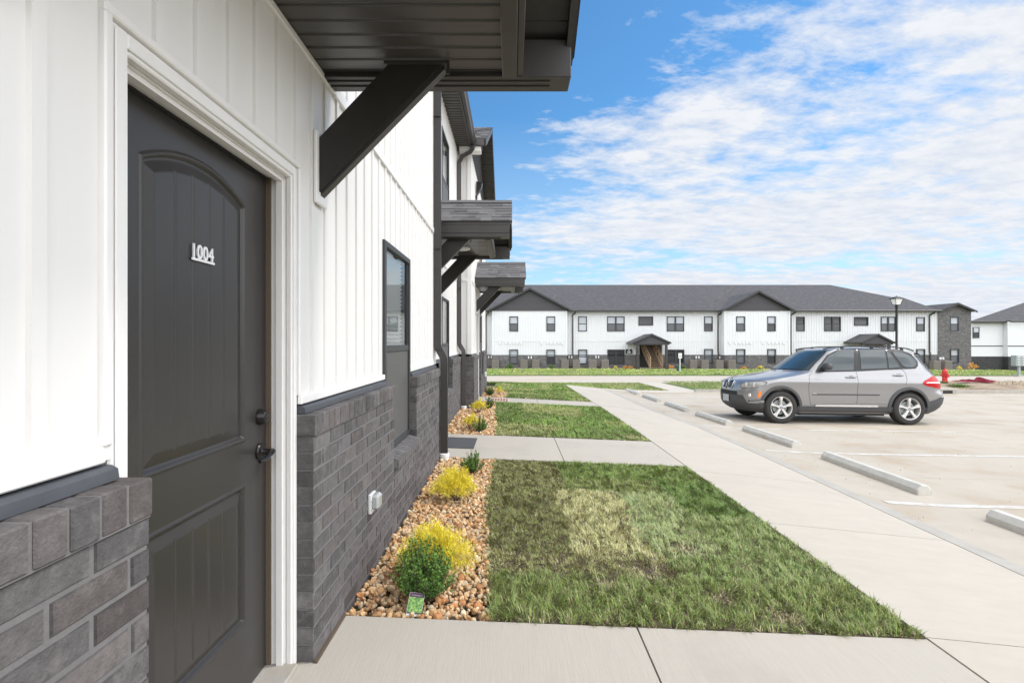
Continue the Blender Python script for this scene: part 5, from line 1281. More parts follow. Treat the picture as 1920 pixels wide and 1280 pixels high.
# storm drain in the kerb
x0, x1 = FX(1763, 20.2), FX(1800, 20.2); gz = Z(x0, 20.3)
mb = MB(); mb.bbox(x0, x1, 20.22, 21.0, gz+0.10, gz+0.17, 'kerb_concrete', 0.01); mb.bbox(x0, x0+0.12, 20.22, 20.358, gz-0.02, gz+0.098, 'kerb_concrete', 0.005); mb.bbox(x0+0.52, x1, 20.22, 20.358, gz-0.02, gz+0.098, 'kerb_concrete', 0.005)
t = mb.build('storm_drain'); tag(t, 'concrete storm drain inlet in the kerb behind the car', 'storm drain')
mb = MB(); mb.box(x0+0.121, x0+0.519, 20.25, 20.355, gz-0.02, gz+0.097, 'black'); mb.build('opening', t)
# weeds on the verge
for (p, yy, hh, lb) in ((1798, 22.2, 0.20, 'leafy green weed clump on the dirt verge right of the car'), (1766, 24.6, 0.12, 'small weed at the foot of the hydrant')):
    x = FX(p, yy); g = Z(x, yy)+0.09; n = 420; r_ = 0.42*hh/0.2
    X = RNG.normal(0, r_*0.45, n); Y = RNG.normal(0, r_*0.4, n); d = np.stack([X*1.5, Y*1.5, np.full(n, 0.35)], 1)+RNG.normal(0, 0.15, (n, 3)); d /= np.linalg.norm(d, axis=1)[:, None]
    o = blades('weed_clump', x+X, yy+Y, np.full(n, g), RNG.uniform(0.4, 1.1, n)*hh, np.full(n, 0.022), np.tile([0.08, 0.16, 0.03], (n, 1))*RNG.uniform(0.6, 1.5, (n, 1)), dirs=d, mname='leaf', kind=None); tag(o, lb, 'weed', 'weeds on the verge')
n = 2600; X = RNG.uniform(14, 30, n); Y = RNG.uniform(20.7, 26, n); k = vnoise(X, Y, 1.3, 33) > 0.55
X, Y = X[k], Y[k]; n = len(X)
blades('dry_grass', X, Y, np.array([Z(a, b_) for a, b_ in zip(X, Y)])+0.1, RNG.uniform(0.04, 0.14, n), np.full(n, 0.02), np.tile([0.26, 0.22, 0.10], (n, 1))*RNG.uniform(0.5, 1.3, (n, 1)), label='dry grass on the dirt verge beyond the lot')
# debris specks on the lot
rocks('debris', 90, lambda y: (4.9, 11), 4.5, 11, 0.008, 1, 'scattered bits of dirt on the parking lot')
# sign post and green utility box on the far lawn
x, y = FX(1275, 44), 44.0; g = Z(x, y); t = thing('sign_post', (x, y, g), 'thin white post with a small pale sign on the far lawn', 'sign')
mb = MB(); mb.tube([(x, y, g), (x, y, FZ(662, y))], 0.035, 'white_plastic', n=8); mb.build('post', t)
mb = MB(); mb.bbox(x-0.15, x+0.15, y-0.05, y-0.037, FZ(671.5, y), FZ(662, y), 'paper', 0.005); mb.box(x-0.12, x+0.12, y-0.056, y-0.0505, FZ(669, y), FZ(667, y), 'galv'); mb.build('sign_panel', t)
x, y = FX(1273.5, 44.6), 44.6; g = Z(x, y); mb = MB(); mb.bbox(x-0.16, x+0.16, y, y+0.3, g, FZ(687, y), 'green_box', 0.03); mb.bbox(x-0.18, x+0.18, y-0.02, y+0.32, FZ(687, y), FZ(686, y), 'green_box', 0.01)
tag(mb.build('utility_pedestal'), 'dark green utility pedestal behind the white sign post', 'utility box')
# cluster mailbox
y = 38.5; x = FX(1915, y); g = Z(x, y); t = thing('mailbox_cluster', (x, y, g), 'grey green cluster mailbox on a pedestal at the right edge', 'mailbox')
x0, x1, z0, z1 = FX(1901, y), FX(1901, y)+0.8, FZ(686, y), FZ(666, y)
mb = MB(); mb.bbox(x0, x1, y-0.2, y+0.25, z0, z1, 'galv', 0.02); mb.build('cabinet', t)
for r_ in range(4):
    for c in range(2):
        a = x0+0.04+c*0.37; zz = z0+0.04+r_*0.19; mb = MB(); mb.bbox(a, a+0.34, y-0.215, y-0.2005, zz, zz+0.165, 'galv', 0.006); mb.bbox(a+0.05, a+0.17, y-0.235, y-0.2155, zz+0.06, zz+0.10, 'paper', 0.004); mb.build('mailbox_door', t)
mb = MB(); mb.bbox(x0+0.32, x0+0.48, y-0.05, y+0.1, g-0.05, z0, 'galv', 0.02); mb.bbox(x0+0.15, x0+0.65, y-0.2, y+0.25, g-0.05, g+0.06, 'galv', 0.01); mb.build('pedestal', t)
# ================================================================== SILVER CAR (local: x back from the nose, y to the far side, z up; near side is -y)
CW = thing('parked_car', (0, 0, 0), 'silver grey mid-size SUV parked in the second row of bays, facing the sidewalk', 'car'); CW['_local'] = 1
YC = 11.66+0.935; XF0 = FX(1464.5, 11.70)-0.86
za, zb2 = Z(XF0+0.86, YC-0.8)-0.028, Z(XF0+3.79, YC-0.8)-0.028; zc2, zd = Z(XF0+0.86, YC+0.8)-0.028, Z(XF0+3.79, YC+0.8)-0.028
tilt = math.atan2(za-zb2, 2.933); roll = math.atan2((zc2+zd)/2-(za+zb2)/2, 1.6)
CW.rotation_euler = (roll, tilt, 0)
CW.location = (XF0, YC, (za+zb2+zc2+zd)/4+2.325*math.tan(tilt))
ip = np.interp
zk = [0.24, 0.30, 0.45, 0.60, 0.80, 0.97, 1.03, 1.12, 1.20, 1.35, 1.50, 1.60, 1.64, 1.67, 1.69, 1.700]
WK = [0.80, 0.86, 0.895, 0.908, 0.922, 0.940, 0.912, 0.885, 0.865, 0.800, 0.725, 0.665, 0.630, 0.570, 0.46, 0.32]
XFK = ([0.24, 0.30, 0.38, 0.45, 0.60, 0.72, 0.80, 0.88, 0.94, 0.99, 1.04, 1.09, 1.14, 1.18, 1.21, 1.30, 1.45, 1.55, 1.61, 1.645, 1.67, 1.69, 1.700],
       [0.22, 0.12, 0.03, 0.01, 0.00, 0.005, 0.02, 0.045, 0.09, 0.20, 0.42, 0.72, 1.05, 1.28, 1.40, 1.55, 1.79, 1.95, 2.06, 2.17, 2.35, 2.65, 2.90])
XRK = ([0.24, 0.32, 0.40, 0.50, 0.62, 0.72, 0.78, 0.95, 1.10, 1.25, 1.40, 1.50, 1.56, 1.60, 1.635, 1.66, 1.68, 1.69, 1.700],
       [4.55, 4.68, 4.78, 4.84, 4.86, 4.85, 4.79, 4.775, 4.70, 4.60, 4.48, 4.40, 4.36, 4.28, 4.08, 3.85, 3.60, 3.35, 3.1])
up = lambda L_: [q_ if q_ <= 1.2 else 1.2+(q_-1.2)*1.17 for q_ in L_]
zk = up(zk)
XFK = (up(XFK[0]), [v_ if z_ < 1.1 else v_-0.11*min(1, (z_-1.1)/0.1) for z_, v_ in zip(*XFK)])
XRK = (up(XRK[0]), XRK[1])
def sm(z, K, V):     # slightly smoothed table lookup
    return sum(float(ip(z+d, K, V))*w_ for d, w_ in ((-0.012, .25), (0, .5), (0.012, .25)))
Wz = lambda z: sm(z, zk, WK); XFz = lambda z: sm(z, *XFK); XRz = lambda z: sm(z, *XRK)
def LFz(z): return float(ip(z, [0.24, 0.9, 1.0, 1.1, 1.2, 1.4, 1.6, 1.7], [0.62, 0.62, 0.72, 0.75, 0.62, 0.48, 0.42, 0.3]))
def LRz(z): return float(ip(z, [0.24, 0.8, 1.1, 1.3, 1.6, 1.7], [0.55, 0.55, 0.62, 0.70, 0.62, 0.3]))
NF = 2.7; NR = 2.8
def Wxz(x, z):
    w_ = Wz(z); a, b_ = XFz(z), XRz(z); lf, lr = LFz(z), LRz(z)
    w_ *= 1-0.03*abs((x-2.4)/2.4)**3
    if x < a+lf: w_ *= max(0.0, 1-min(1, (a+lf-x)/lf)**NF)**(1/NF)
    if x > b_-lr: w_ *= max(0.0, 1-min(1, (x-b_+lr)/lr)**NR)**(1/NR)
    return w_
def ring_pts(z, nf=26, ns=44, nr=22):
    a, b_ = XFz(z), XRz(z); lf, lr = LFz(z), LRz(z); w_ = Wz(z); P = []
    for i in range(nf):
        t = math.pi/2*i/nf; x = a+lf-lf*math.cos(t)**(2/NF); P.append((x, w_*(1-0.03*abs((x-2.4)/2.4)**3)*math.sin(t)**(2/NF)))
    for i in range(ns):
        x = a+lf+(b_-lr-a-lf)*i/ns; P.append((x, w_*(1-0.03*abs((x-2.4)/2.4)**3)))
    for i in range(nr+1):
        t = math.pi/2*(1-i/nr); x = b_-lr+lr*math.cos(t)**(2/NR); P.append((x, w_*(1-0.03*abs((x-2.4)/2.4)**3)*math.sin(t)**(2/NR) if i < nr else 0.0))
    return P
zl = sorted(set([0.24, 0.27]+[round(v, 4) for v in np.arange(0.30, 0.98, 0.035)]+[round(v, 4) for v in np.arange(0.98, 1.26, 0.011)]+[round(v, 4) for v in np.arange(1.27, 1.67, 0.03)]+[round(v, 4) for v in np.arange(1.67, 1.786, 0.0085)]))
mb = MB(); rings = []
for z in zl:
    P = ring_pts(z); full = [(x, -y, z) for x, y in P]+[(x, y, z) for x, y in P[-2:0:-1]]; rings.append(full)
L = len(rings[0]); vs = [v for r_ in rings for v in r_]; zt = zl[-1]
fs = [(i*L+j, i*L+(j+1) % L, (i+1)*L+(j+1) % L, (i+1)*L+j) for i in range(len(rings)-1) for j in range(L)]
fs += [tuple(range(L-1, -1, -1)), tuple((len(rings)-1)*L+j for j in range(L))]
mb.add(vs, fs, 'car_paint')
body = mb.build('body', CW)
for xw in (0.86, 3.79):                        # wheel arches cut through the side
    for s in (-1, 1):
        c = MB(); c.lathe([(0, -0.34), (0.425, -0.34), (0.425, 0.4), (0, 0.4)], (xw, s*0.93, 0.385), 'y', 'near_black', n=48)
        co = c.build('cutter'); md = body.modifiers.new('b', 'BOOLEAN'); md.object = co; md.operation = 'DIFFERENCE'; md.solver = 'EXACT'
        bpy.context.view_layer.update(); co.matrix_world = CW.matrix_world.copy() if False else co.matrix_world
        # body is parented: evaluate with the cutter in the same local frame
        co.parent = CW; bpy.context.view_layer.update()
        dg = bpy.context.evaluated_depsgraph_get(); me = bpy.data.meshes.new_from_object(body.evaluated_get(dg)); body.modifiers.clear(); old = body.data; body.data = me; me.name = 'body'
        bpy.data.objects.remove(co)
me = body.data
ib = [m_.name for m_ in me.materials].index('car_paint')
me.shade_smooth(); me.set_sharp_from_angle(angle=R(38))
def side(x, z, s=-1, e=0.0): return (x, s*(Wxz(x, z)+e), z)
def pix(zx, zy):
    """point of the near side that shows at this spot of the photograph's side view"""
    px_, py_ = zx/4+1320, zy/4+620; x, z = 2.0, 1.0
    for _ in range(25):
        D = YC-Wxz(x, z); X = (px_-960)*D/960; Zw = CAMZ+(640-py_)*D/960
        x = X-XF0; z = Zw-(CW.location.z-x*math.tan(tilt))+math.tan(roll)*(-1)*(D-YC)*-1*0
        x = min(max(x, 0.02), 4.84); z = min(max(z, 0.25), 1.76)
    return x, z
def front(t, z, s=-1, e=0.0):
    """t: angle round the nose, pi/2 = start of the side"""
    a, lf, w_ = XFz(z), LFz(z), Wz(z)
    if t <= math.pi/2:
        x = a+lf-lf*math.cos(t)**(2/NF); y = w_*(1-0.03*abs((x-2.4)/2.4)**3)*math.sin(t)**(2/NF)
    else: x = a+lf+(t-math.pi/2)*0.8; y = Wxz(x, z)
    n = Vector((-(a+lf-x+0.05)*1.2, y, 0)).normalized() if t <= math.pi/2 else Vector((0, 1, 0))
    return (x+n.x*e, s*(y+n.y*e), z)
def rear(t, z, s=-1, e=0.0):
    b_, lr, w_ = XRz(z), LRz(z), Wz(z)
    if t <= math.pi/2:
        x = b_-lr+lr*math.cos(t)**(2/NR); y = w_*(1-0.03*abs((x-2.4)/2.4)**3)*math.sin(t)**(2/NR)
    else: x = b_-lr-(t-math.pi/2)*0.8; y = Wxz(x, z)
    n = Vector(((x-b_+lr+0.05)*1.2, y, 0)).normalized() if t <= math.pi/2 else Vector((0, 1, 0))
    return (x+n.x*e, s*(y+n.y*e), z)
def patch(mb, poly, fn, mname, e=0.006, s=-1, rings_=6, th=0.012, dens=4):
    """closed panel: polygon (p,z) draped on the body, star-shaped about its centre"""
    pl = []
    for a, b_ in zip(poly, poly[1:]+poly[:1]): pl += [(a[0]+(b_[0]-a[0])*k/dens, a[1]+(b_[1]-a[1])*k/dens) for k in range(dens)]
    cx = sum(p[0] for p in pl)/len(pl); cz = sum(p[1] for p in pl)/len(pl); n = len(pl)
    vs = [fn(cx, cz, s, e)]
    for r_ in range(1, rings_+1):
        f = r_/rings_; vs += [fn(cx+(p[0]-cx)*f, cz+(p[1]-cz)*f, s, e) for p in pl]
    vs += [fn(p[0], p[1], s, e-th) for p in pl]
    fs = [(0, 1+i, 1+(i+1) % n) for i in range(n)]
    for r_ in range(rings_): fs += [(1+r_*n+i, 1+(r_+1)*n+i, 1+(r_+1)*n+(i+1) % n, 1+r_*n+(i+1) % n) for i in range(n)]
    mb.add(vs, fs, mname)
def smoothpoly(pts, k=2):
    for _ in range(k):
        q = []
        for a, b_ in zip(pts, pts[1:]+pts[:1]): q += [(a[0]*.8+b_[0]*.2, a[1]*.8+b_[1]*.2), (a[0]*.2+b_[0]*.8, a[1]*.2+b_[1]*.8)]
        pts = q
    return pts
def P_(l): return [pix(*p) for p in l]
win = {'front': [(858, 288), (935, 193), (1000, 157), (1060, 150), (1120, 148), (1120, 303), (860, 309)],
       'back': [(1163, 150), (1353, 152), (1374, 287), (1178, 296)],
       'tri': [(1367, 158), (1376, 160), (1402, 182), (1468, 281), (1386, 288)],
       'quarter': [(1404, 157), (1480, 164), (1545, 192), (1588, 232), (1592, 262), (1570, 281), (1500, 281), (1462, 232)]}
surround = [(835, 318), (862, 268), (925, 188), (995, 148), (1120, 138), (1400, 142), (1490, 152), (1560, 182), (1604, 235), (1607, 268), (1590, 290), (1380, 300), (1170, 309)]
for s in (-1, 1):
    mb = MB()
    for a, b_ in ((0, 6), (6, 13)): pass
    sp = P_(surround); 
    # trim strip round the glass: an outer loop and an inner loop, bridged
    def loop(sp, f): 
        cx = sum(p[0] for p in sp)/len(sp); cz = sum(p[1] for p in sp)/len(sp)
        return [(cx+(p[0]-cx)*f, cz+(p[1]-cz)*f) for p in sp]
    patch(mb, P_([(835, 318), (862, 268), (925, 188), (995, 148), (1140, 138), (1146, 311)]), side, 'black', 0.010, s, 20, 0.03, 8)
    patch(mb, P_([(1144, 138), (1362, 140), (1388, 298), (1150, 311)]), side, 'black', 0.010, s, 20, 0.03, 8)
    patch(mb, P_([(1360, 140), (1400, 142), (1490, 152), (1560, 182), (1604, 235), (1607, 268), (1590, 290), (1386, 299)]), side, 'black', 0.010, s, 20, 0.03, 8)
    mb.build('window_trim', CW, smooth=True)
    for nm, pl in win.items():
        mb = MB(); p = P_(pl); p = smoothpoly(p, 2) if nm == 'quarter' else p
        patch(mb, p, side, 'car_glass', 0.017, s, 16, 0.008, 1 if nm == 'quarter' else 8); mb.build('side_window', CW, smooth=True)
# windscreen, rear window
def band(fn, t0, t1, z0, z1, mname, name, e=0.006, nt=40, nz=14, shrink=0.0):
    mb = MB(); vs = []; 
    for j in range(nz+1):
        z = z0+(z1-z0)*j/nz
        for i in range(nt+1):
            u = -1+2*i/nt; s = -1 if u < 0 else 1; t = abs(u)*(t1-shrink*(1-j/nz)); vs.append(fn(t, z, s, e))
    mb.add(vs, [(j*(nt+1)+i, j*(nt+1)+i+1, (j+1)*(nt+1)+i+1, (j+1)*(nt+1)+i) for j in range(nz) for i in range(nt)], mname)
    return mb.build(name, CW, smooth=True)
band(front, 0, 1.10, 1.215, 1.695, 'black', 'windscreen_trim', 0.004)
band(front, 0, 1.05, 1.225, 1.680, 'car_glass', 'windscreen', 0.010)
band(rear, 0, 1.0, 1.15, 1.58, 'car_glass', 'rear_window', 0.008)
for s in (-1, 1):
    mb = MB(); q = [front(t, 1.222, s, 0.02) for t in np.linspace(0.1, 0.9, 8)]; q = [(p[0]-0.01, p[1], p[2]+0.012) for p in q]; mb.tube(q, 0.008, 'black', n=6); mb.build('wiper', CW)
# cladding: sills, bumpers, arches
mb = MB()
for s in (-1, 1):
    patch(mb, [(1.22, 0.27), (1.25, 0.40), (3.42, 0.40), (3.45, 0.27)], side, 'car_cladding', 0.016, s, 4, 0.03, 8)
mb.build('sill_cladding', CW, smooth=True)
for s in (-1, 1):
    mb = MB(); x = np.linspace(*sorted((pix(832, 570)[0], pix(1303, 566)[0])), 30)
    mb.tube([(q, s*(Wxz(q, 0.42)+0.014), 0.418) for q in x], (0.018, 0.012), 'chrome', sq=True); mb.build('running_strip', CW)
    mb = MB(); x = np.linspace(*sorted((pix(815, 491)[0], pix(1318, 483)[0])), 30); zm_ = pix(1000, 488)[1]
    mb.tube([(q, s*(Wxz(q, zm_)+0.006), zm_+0.006*math.sin((q-x[0])*1.5)) for q in x], (0.010, 0.007), 'black', sq=True); mb.build('door_moulding', CW)
for xw, r0, r1 in ((0.86, 0.418, 0.480), (3.79, 0.418, 0.480)):
    for s in (-1, 1):
        mb = MB(); vs = []; n = 48; 
        for i in range(n+1):
            a = math.pi*(-0.10+1.20*i/n)
            for r_, e in ((r0, -0.05), (r0, 0.026), ((r0+r1)/2, 0.030), (r1, 0.018), (r1+0.004, -0.01)):
                x_, z_ = xw-r_*math.cos(a), 0.385+r_*math.sin(a); z_ = max(z_, 0.255); x_ = min(max(x_, 0.12), 4.72); vs.append(side(x_, z_, s, e))
        mb.add(vs, [(i*5+j, i*5+j+1, (i+1)*5+j+1, (i+1)*5+j) for i in range(n) for j in range(4)], 'car_cladding'); mb.build('arch_trim', CW, smooth=True)
        mb = MB(); mb.lathe([(0.424, -0.35), (0.424, 0.36*0.0-0.01)], (xw, 0, 0.385), 'y', 'near_black', n=40) if False else None
# front end
HP = math.pi/2
def fpoly(mbn, poly, mname, e, name=None, both=True, parent=CW, ob=True, fn=front, dens=4, smooth_=1, rings_=5):
    out = []
    for s in ((-1, 1) if both else (-1,)):
        mb = MB(); patch(mb, smoothpoly(poly, smooth_) if smooth_ else poly, fn, mname, e, s, rings_, 0.02, dens); out.append(mb.build(name, parent, smooth=True))
    return out
mb = MB()                                       # lower front bumper in dark plastic, wrapping to the arch
vs = []; nt = 50; zs = [0.245, 0.30, 0.36, 0.43, 0.50, 0.56, 0.62]
for z in zs:
    for i in range(nt+1):
        u = -1+2*i/nt; s = -1 if u < 0 else 1
        zz = z if z < 0.5 else 0.43+(z-0.43)*(1 if abs(u) < 0.44 else max(0.05, 1-(abs(u)-0.44)*7)); vs.append(front(abs(u)*1.50, zz, s, 0.012))
mb.add(vs, [(j*(nt+1)+i, j*(nt+1)+i+1, (j+1)*(nt+1)+i+1, (j+1)*(nt+1)+i) for j in range(len(zs)-1) for i in range(nt)], 'car_cladding'); fb = mb.build('front_bumper', CW, smooth=True)
mb = MB(); vs = []; zs = [0.245, 0.32, 0.40, 0.48, 0.56, 0.63]
for z in zs:
    for i in range(nt+1):
        u = -1+2*i/nt; s = -1 if u < 0 else 1; zz = z if abs(u) < 0.8 else 0.245+(z-0.245)*(1-(abs(u)-0.8)*1.2); vs.append(rear(abs(u)*1.62, zz, s, 0.014))
mb.add(vs, [(j*(nt+1)+i, j*(nt+1)+i+1, (j+1)*(nt+1)+i+1, (j+1)*(nt+1)+i) for j in range(len(zs)-1) for i in range(nt)], 'car_cladding'); mb.build('rear_bumper', CW, smooth=True)
def yz(y, z, s=-1, e=0.0):                      # nose surface addressed by y
    w_ = Wz(z); t = math.asin(min(1, abs(y)/(w_*0.985))**(NF/2)); p = front(t, z, s if y >= 0 else -s, e); return p
for s in (-1, 1):
    k0, k1 = 0.045, 0.265
    kid = [(k0, 0.775), (k0+0.03, 0.75), (k1-0.05, 0.76), (k1, 0.81), (k1, 0.91), (k1-0.03, 0.945), (k0+0.04, 0.955), (k0, 0.93)]
    mb = MB(); patch(mb, smoothpoly(kid, 1), yz, 'black_gloss', 0.012, s, 4, 0.02, 2); g_ = mb.build('grille', CW, smooth=True)
    mb = MB(); lp = [yz(p[0], p[1], s, 0.018) for p in smoothpoly(kid, 2)]; mb.tube(lp+[lp[0]], 0.013, 'chrome', n=6); mb.build('grille_frame', g_, smooth=True)
    mb = MB()
    for i in range(5): y_ = k0+0.035+i*0.037; mb.tube([yz(y_, 0.775, s, 0.018), yz(y_, 0.935, s, 0.018)], 0.004, 'black', n=4)
    mb.build('grille_bars', g_)
    # headlight wraps round the corner
    hl = [(0.50, 0.815), (0.55, 0.89), (0.70, 0.945), (0.95, 0.965), (1.20, 0.960), (1.38, 0.935), (1.42, 0.89), (1.28, 0.835), (0.98, 0.790), (0.62, 0.775)]
    mb = MB(); patch(mb, smoothpoly(hl, 1), front, 'black', 0.006, s, 6, 0.02, 2); h_ = mb.build('headlight', CW, smooth=True)
    mb = MB(); cx, cz = 0.98, 0.872; patch(mb, [(cx+(p[0]-cx)*0.95, cz+(p[1]-cz)*0.90) for p in smoothpoly(hl, 1)], front, 'head_glass', 0.012, s, 6, 0.008, 2); mb.build('headlight_lens', h_, smooth=True)
    mb = MB()
    for tt, rr_ in ((0.74, 0.060), (1.02, 0.062)):
        c = front(tt, 0.872, s, 0.010); mb.lathe([(0, -0.022), (rr_*0.5, -0.02), (rr_*0.85, -0.012), (rr_, 0.0), (rr_*0.9, 0.004)], c, 'x', 'bulb', n=20)
    mb.build('headlight_bulb', h_, smooth=True)
    c = front(0.93, 0.625, s, 0.004); mb = MB(); mb.lathe([(0, -0.02), (0.030, -0.018), (0.042, -0.006), (0.05, 0.0), (0.05, 0.02)], c, 'x', 'bulb', n=20); mb.build('fog_lamp', CW, smooth=True)
    fpoly(None, [(0.88, 0.475), (0.90, 0.52), (1.42, 0.535), (1.46, 0.475)], 'black', 0.020, 'air_intake', both=False) if s < 0 else None
    mb = MB(); patch(mb, [pix(400, 508), pix(405, 478), pix(420, 458), pix(432, 462), pix(428, 488), pix(412, 512)], side, 'amber', 0.008, s, 3, 0.02, 3); mb.build('side_reflector', CW, smooth=True)
for zz in (0.478, 0.512): 
    mb = MB(); mb.tube([front(t, zz, -1, 0.030) for t in np.linspace(0.95, 1.42, 8)], (0.004, 0.010), 'alloy', sq=True); mb.tube([front(t, zz, 1, 0.030) for t in np.linspace(0.95, 1.42, 8)], (0.004, 0.010), 'alloy', sq=True); mb.build('intake_strip', fb)
mb = MB(); vs = [yz(y, z, -1, 0.014) for z in (0.61, 0.655, 0.705) for y in np.linspace(-0.46, 0.46, 20)]
mb.add(vs, [(j*20+i, j*20+i+1, (j+1)*20+i+1, (j+1)*20+i) for j in range(2) for i in range(19)], 'near_black'); mb.build('lower_grille', CW)
mb = MB(); mb.bbox(-0.035, -0.022, -0.155, 0.155, 0.435, 0.60, 'plate', 0.004); mb.build('number_plate', CW)
# emblem on the bonnet edge: ring with blue and white quarters
def roundel(mb, c, ax, r_):
    mb.lathe([(0, 0), (r_, 0), (r_, 0.004), (0, 0.004)], c, ax, 'black_gloss', n=24)
    n = 24; off = -0.0015 if ax == 'x' else -0.0015
    for k in range(4):
        pts = [(0, 0)]+[(r_*0.68*math.cos(2*math.pi*(k/4+j/24)), r_*0.68*math.sin(2*math.pi*(k/4+j/24))) for j in range(7)]
        vs = [(c[0]+off, c[1]+a, c[2]+b_) if ax == 'x' else (c[0]+a, c[1]+off, c[2]+b_) for a, b_ in pts]
        mb.add(vs, [tuple(range(8))], 'emblem_blue' if k % 2 else 'paper')
c = front(0.0, 0.955, -1, 0.0); mb = MB(); roundel(mb, (c[0]-0.004, 0, 0.985), 'x', 0.034); mb.build('emblem', CW)
# tail lamps
for s in (-1, 1):
    tl = [pix(1706, 345), pix(1722, 326), pix(1744, 312), pix(1757, 318)] 
    rl = [(1.72, 0.955), (1.52, 1.045), (1.22, 1.12), (0.80, 1.13), (0.78, 0.93), (1.0, 0.835), (1.32, 0.845), (1.62, 0.895)]
    mb = MB(); patch(mb, smoothpoly(rl, 1), rear, 'tail_red', 0.010, s, 6, 0.02, 2); tlp = mb.build('tail_light', CW, smooth=True)
    mb = MB(); patch(mb, [(1.60, 0.962), (1.56, 0.985), (0.90, 0.99), (0.90, 0.962)], rear, 'paper', 0.014, s, 3, 0.006, 4); mb.build('reverse_lens', tlp, smooth=True)
# seams, handles, mirrors, rails, wheels
for s in (-1, 1):
    mb = MB()
    def seam(pts, w_=0.0035):
        q = []
        P2 = P_(pts)
        for a, b_ in zip(P2, P2[1:]):
            for k in range(6): q.append((a[0]+(b_[0]-a[0])*k/6, a[1]+(b_[1]-a[1])*k/6))
        q.append(P2[-1]); mb.tube([side(x, z, s, 0.0005) for x, z in q], w_, 'seam', n=5)
    seam([(812, 318), (790, 345), (786, 420), (790, 500), (800, 562)]); seam([(1142, 312), (1154, 350), (1156, 420), (1152, 500), (1146, 556)])
    seam([(1480, 290), (1515, 325), (1526, 370), (1518, 410)]); seam([(800, 562), (1146, 556), (1300, 556), (1372, 560)], 0.003)
    seam([(1000, 146), (1130, 138), (1400, 141)], 0.003)
    mb.build('door_seams', CW)
    for hx, hz in ((1105, 356), (1462, 342)):
        x, z = pix(hx, hz); mb = MB(); mb.lathe([(0, 0)], (0, 0, 0), 'x', 'black') if False else None
        patch(mb, [(x-0.055, z-0.022), (x-0.06, z), (x-0.035, z+0.028), (x+0.05, z+0.028), (x+0.075, z), (x+0.05, z-0.024)], side, 'near_black', 0.003, s, 3, 0.01, 2)
        hd = MB(); hd.tube([(x-0.125, s*(Wxz(x-0.125, z)+0.004), z), (x-0.10, s*(Wxz(x, z)+0.030), z+0.002), (x+0.09, s*(Wxz(x, z)+0.034), z+0.004), (x+0.12, s*(Wxz(x+0.12, z)+0.004), z+0.004)], 0.013, 'car_paint', n=8)
        h1 = hd.build('door_handle', CW, smooth=True); mb.build('handle_recess', h1)
    xm_, zm_ = pix(890, 278)
    mb = MB()
    vs = []; nu, nv = 14, 12; W0 = Wxz(xm_, zm_)
    for j in range(nv+1):
        ph = math.pi*j/nv
        for i in range(nu):
            th_ = 2*math.pi*i/nu; a = abs(math.cos(th_))**0.75*math.copysign(1, math.cos(th_)); c_ = abs(math.sin(th_))**0.75*math.copysign(1, math.sin(th_))
            r_ = math.sin(ph)**0.6; vs.append((xm_+0.015+0.085*a*r_+0.03*(-math.cos(ph))*0, s*(W0+0.16-0.13*math.cos(ph)), zm_+0.012+0.082*c_*r_))
    mb.add(vs, [(j*nu+i, j*nu+(i+1) % nu, (j+1)*nu+(i+1) % nu, (j+1)*nu+i) for j in range(nv) for i in range(nu)], 'car_cladding')
    mb.tube([(xm_-0.02, s*(W0-0.02), zm_-0.05), (xm_, s*(W0+0.07), zm_-0.05)], (0.035, 0.02), 'black', sq=True)
    mb.build('mirror', CW, smooth=True)
    mb = MB(); q = [(2.02, 0.585, 1.715), (2.15, 0.60, 1.748), (2.6, 0.605, 1.792), (3.1, 0.60, 1.806), (3.6, 0.59, 1.796), (4.0, 0.575, 1.752), (4.16, 0.565, 1.70)]
    mb.tube([(a, s*b_, c_) for a, b_, c_ in q], (0.014, 0.012), 'black_gloss', sq=True)
    for a, h in ((2.45, 1.73), (3.15, 1.75), (3.85, 1.73)): mb.box(a-0.03, a+0.03, s*0.60-0.015, s*0.60+0.015, h-0.03, 1.79 if a > 2.5 and a < 3.8 else 1.768, 'black')
    mb.build('roof_rail', CW, smooth=True)
mb = MB(); mb.tube([(3.55, 0, 1.76), (3.66, 0, 1.82)], 0.02, 'black', n=6); mb.build('antenna', CW)
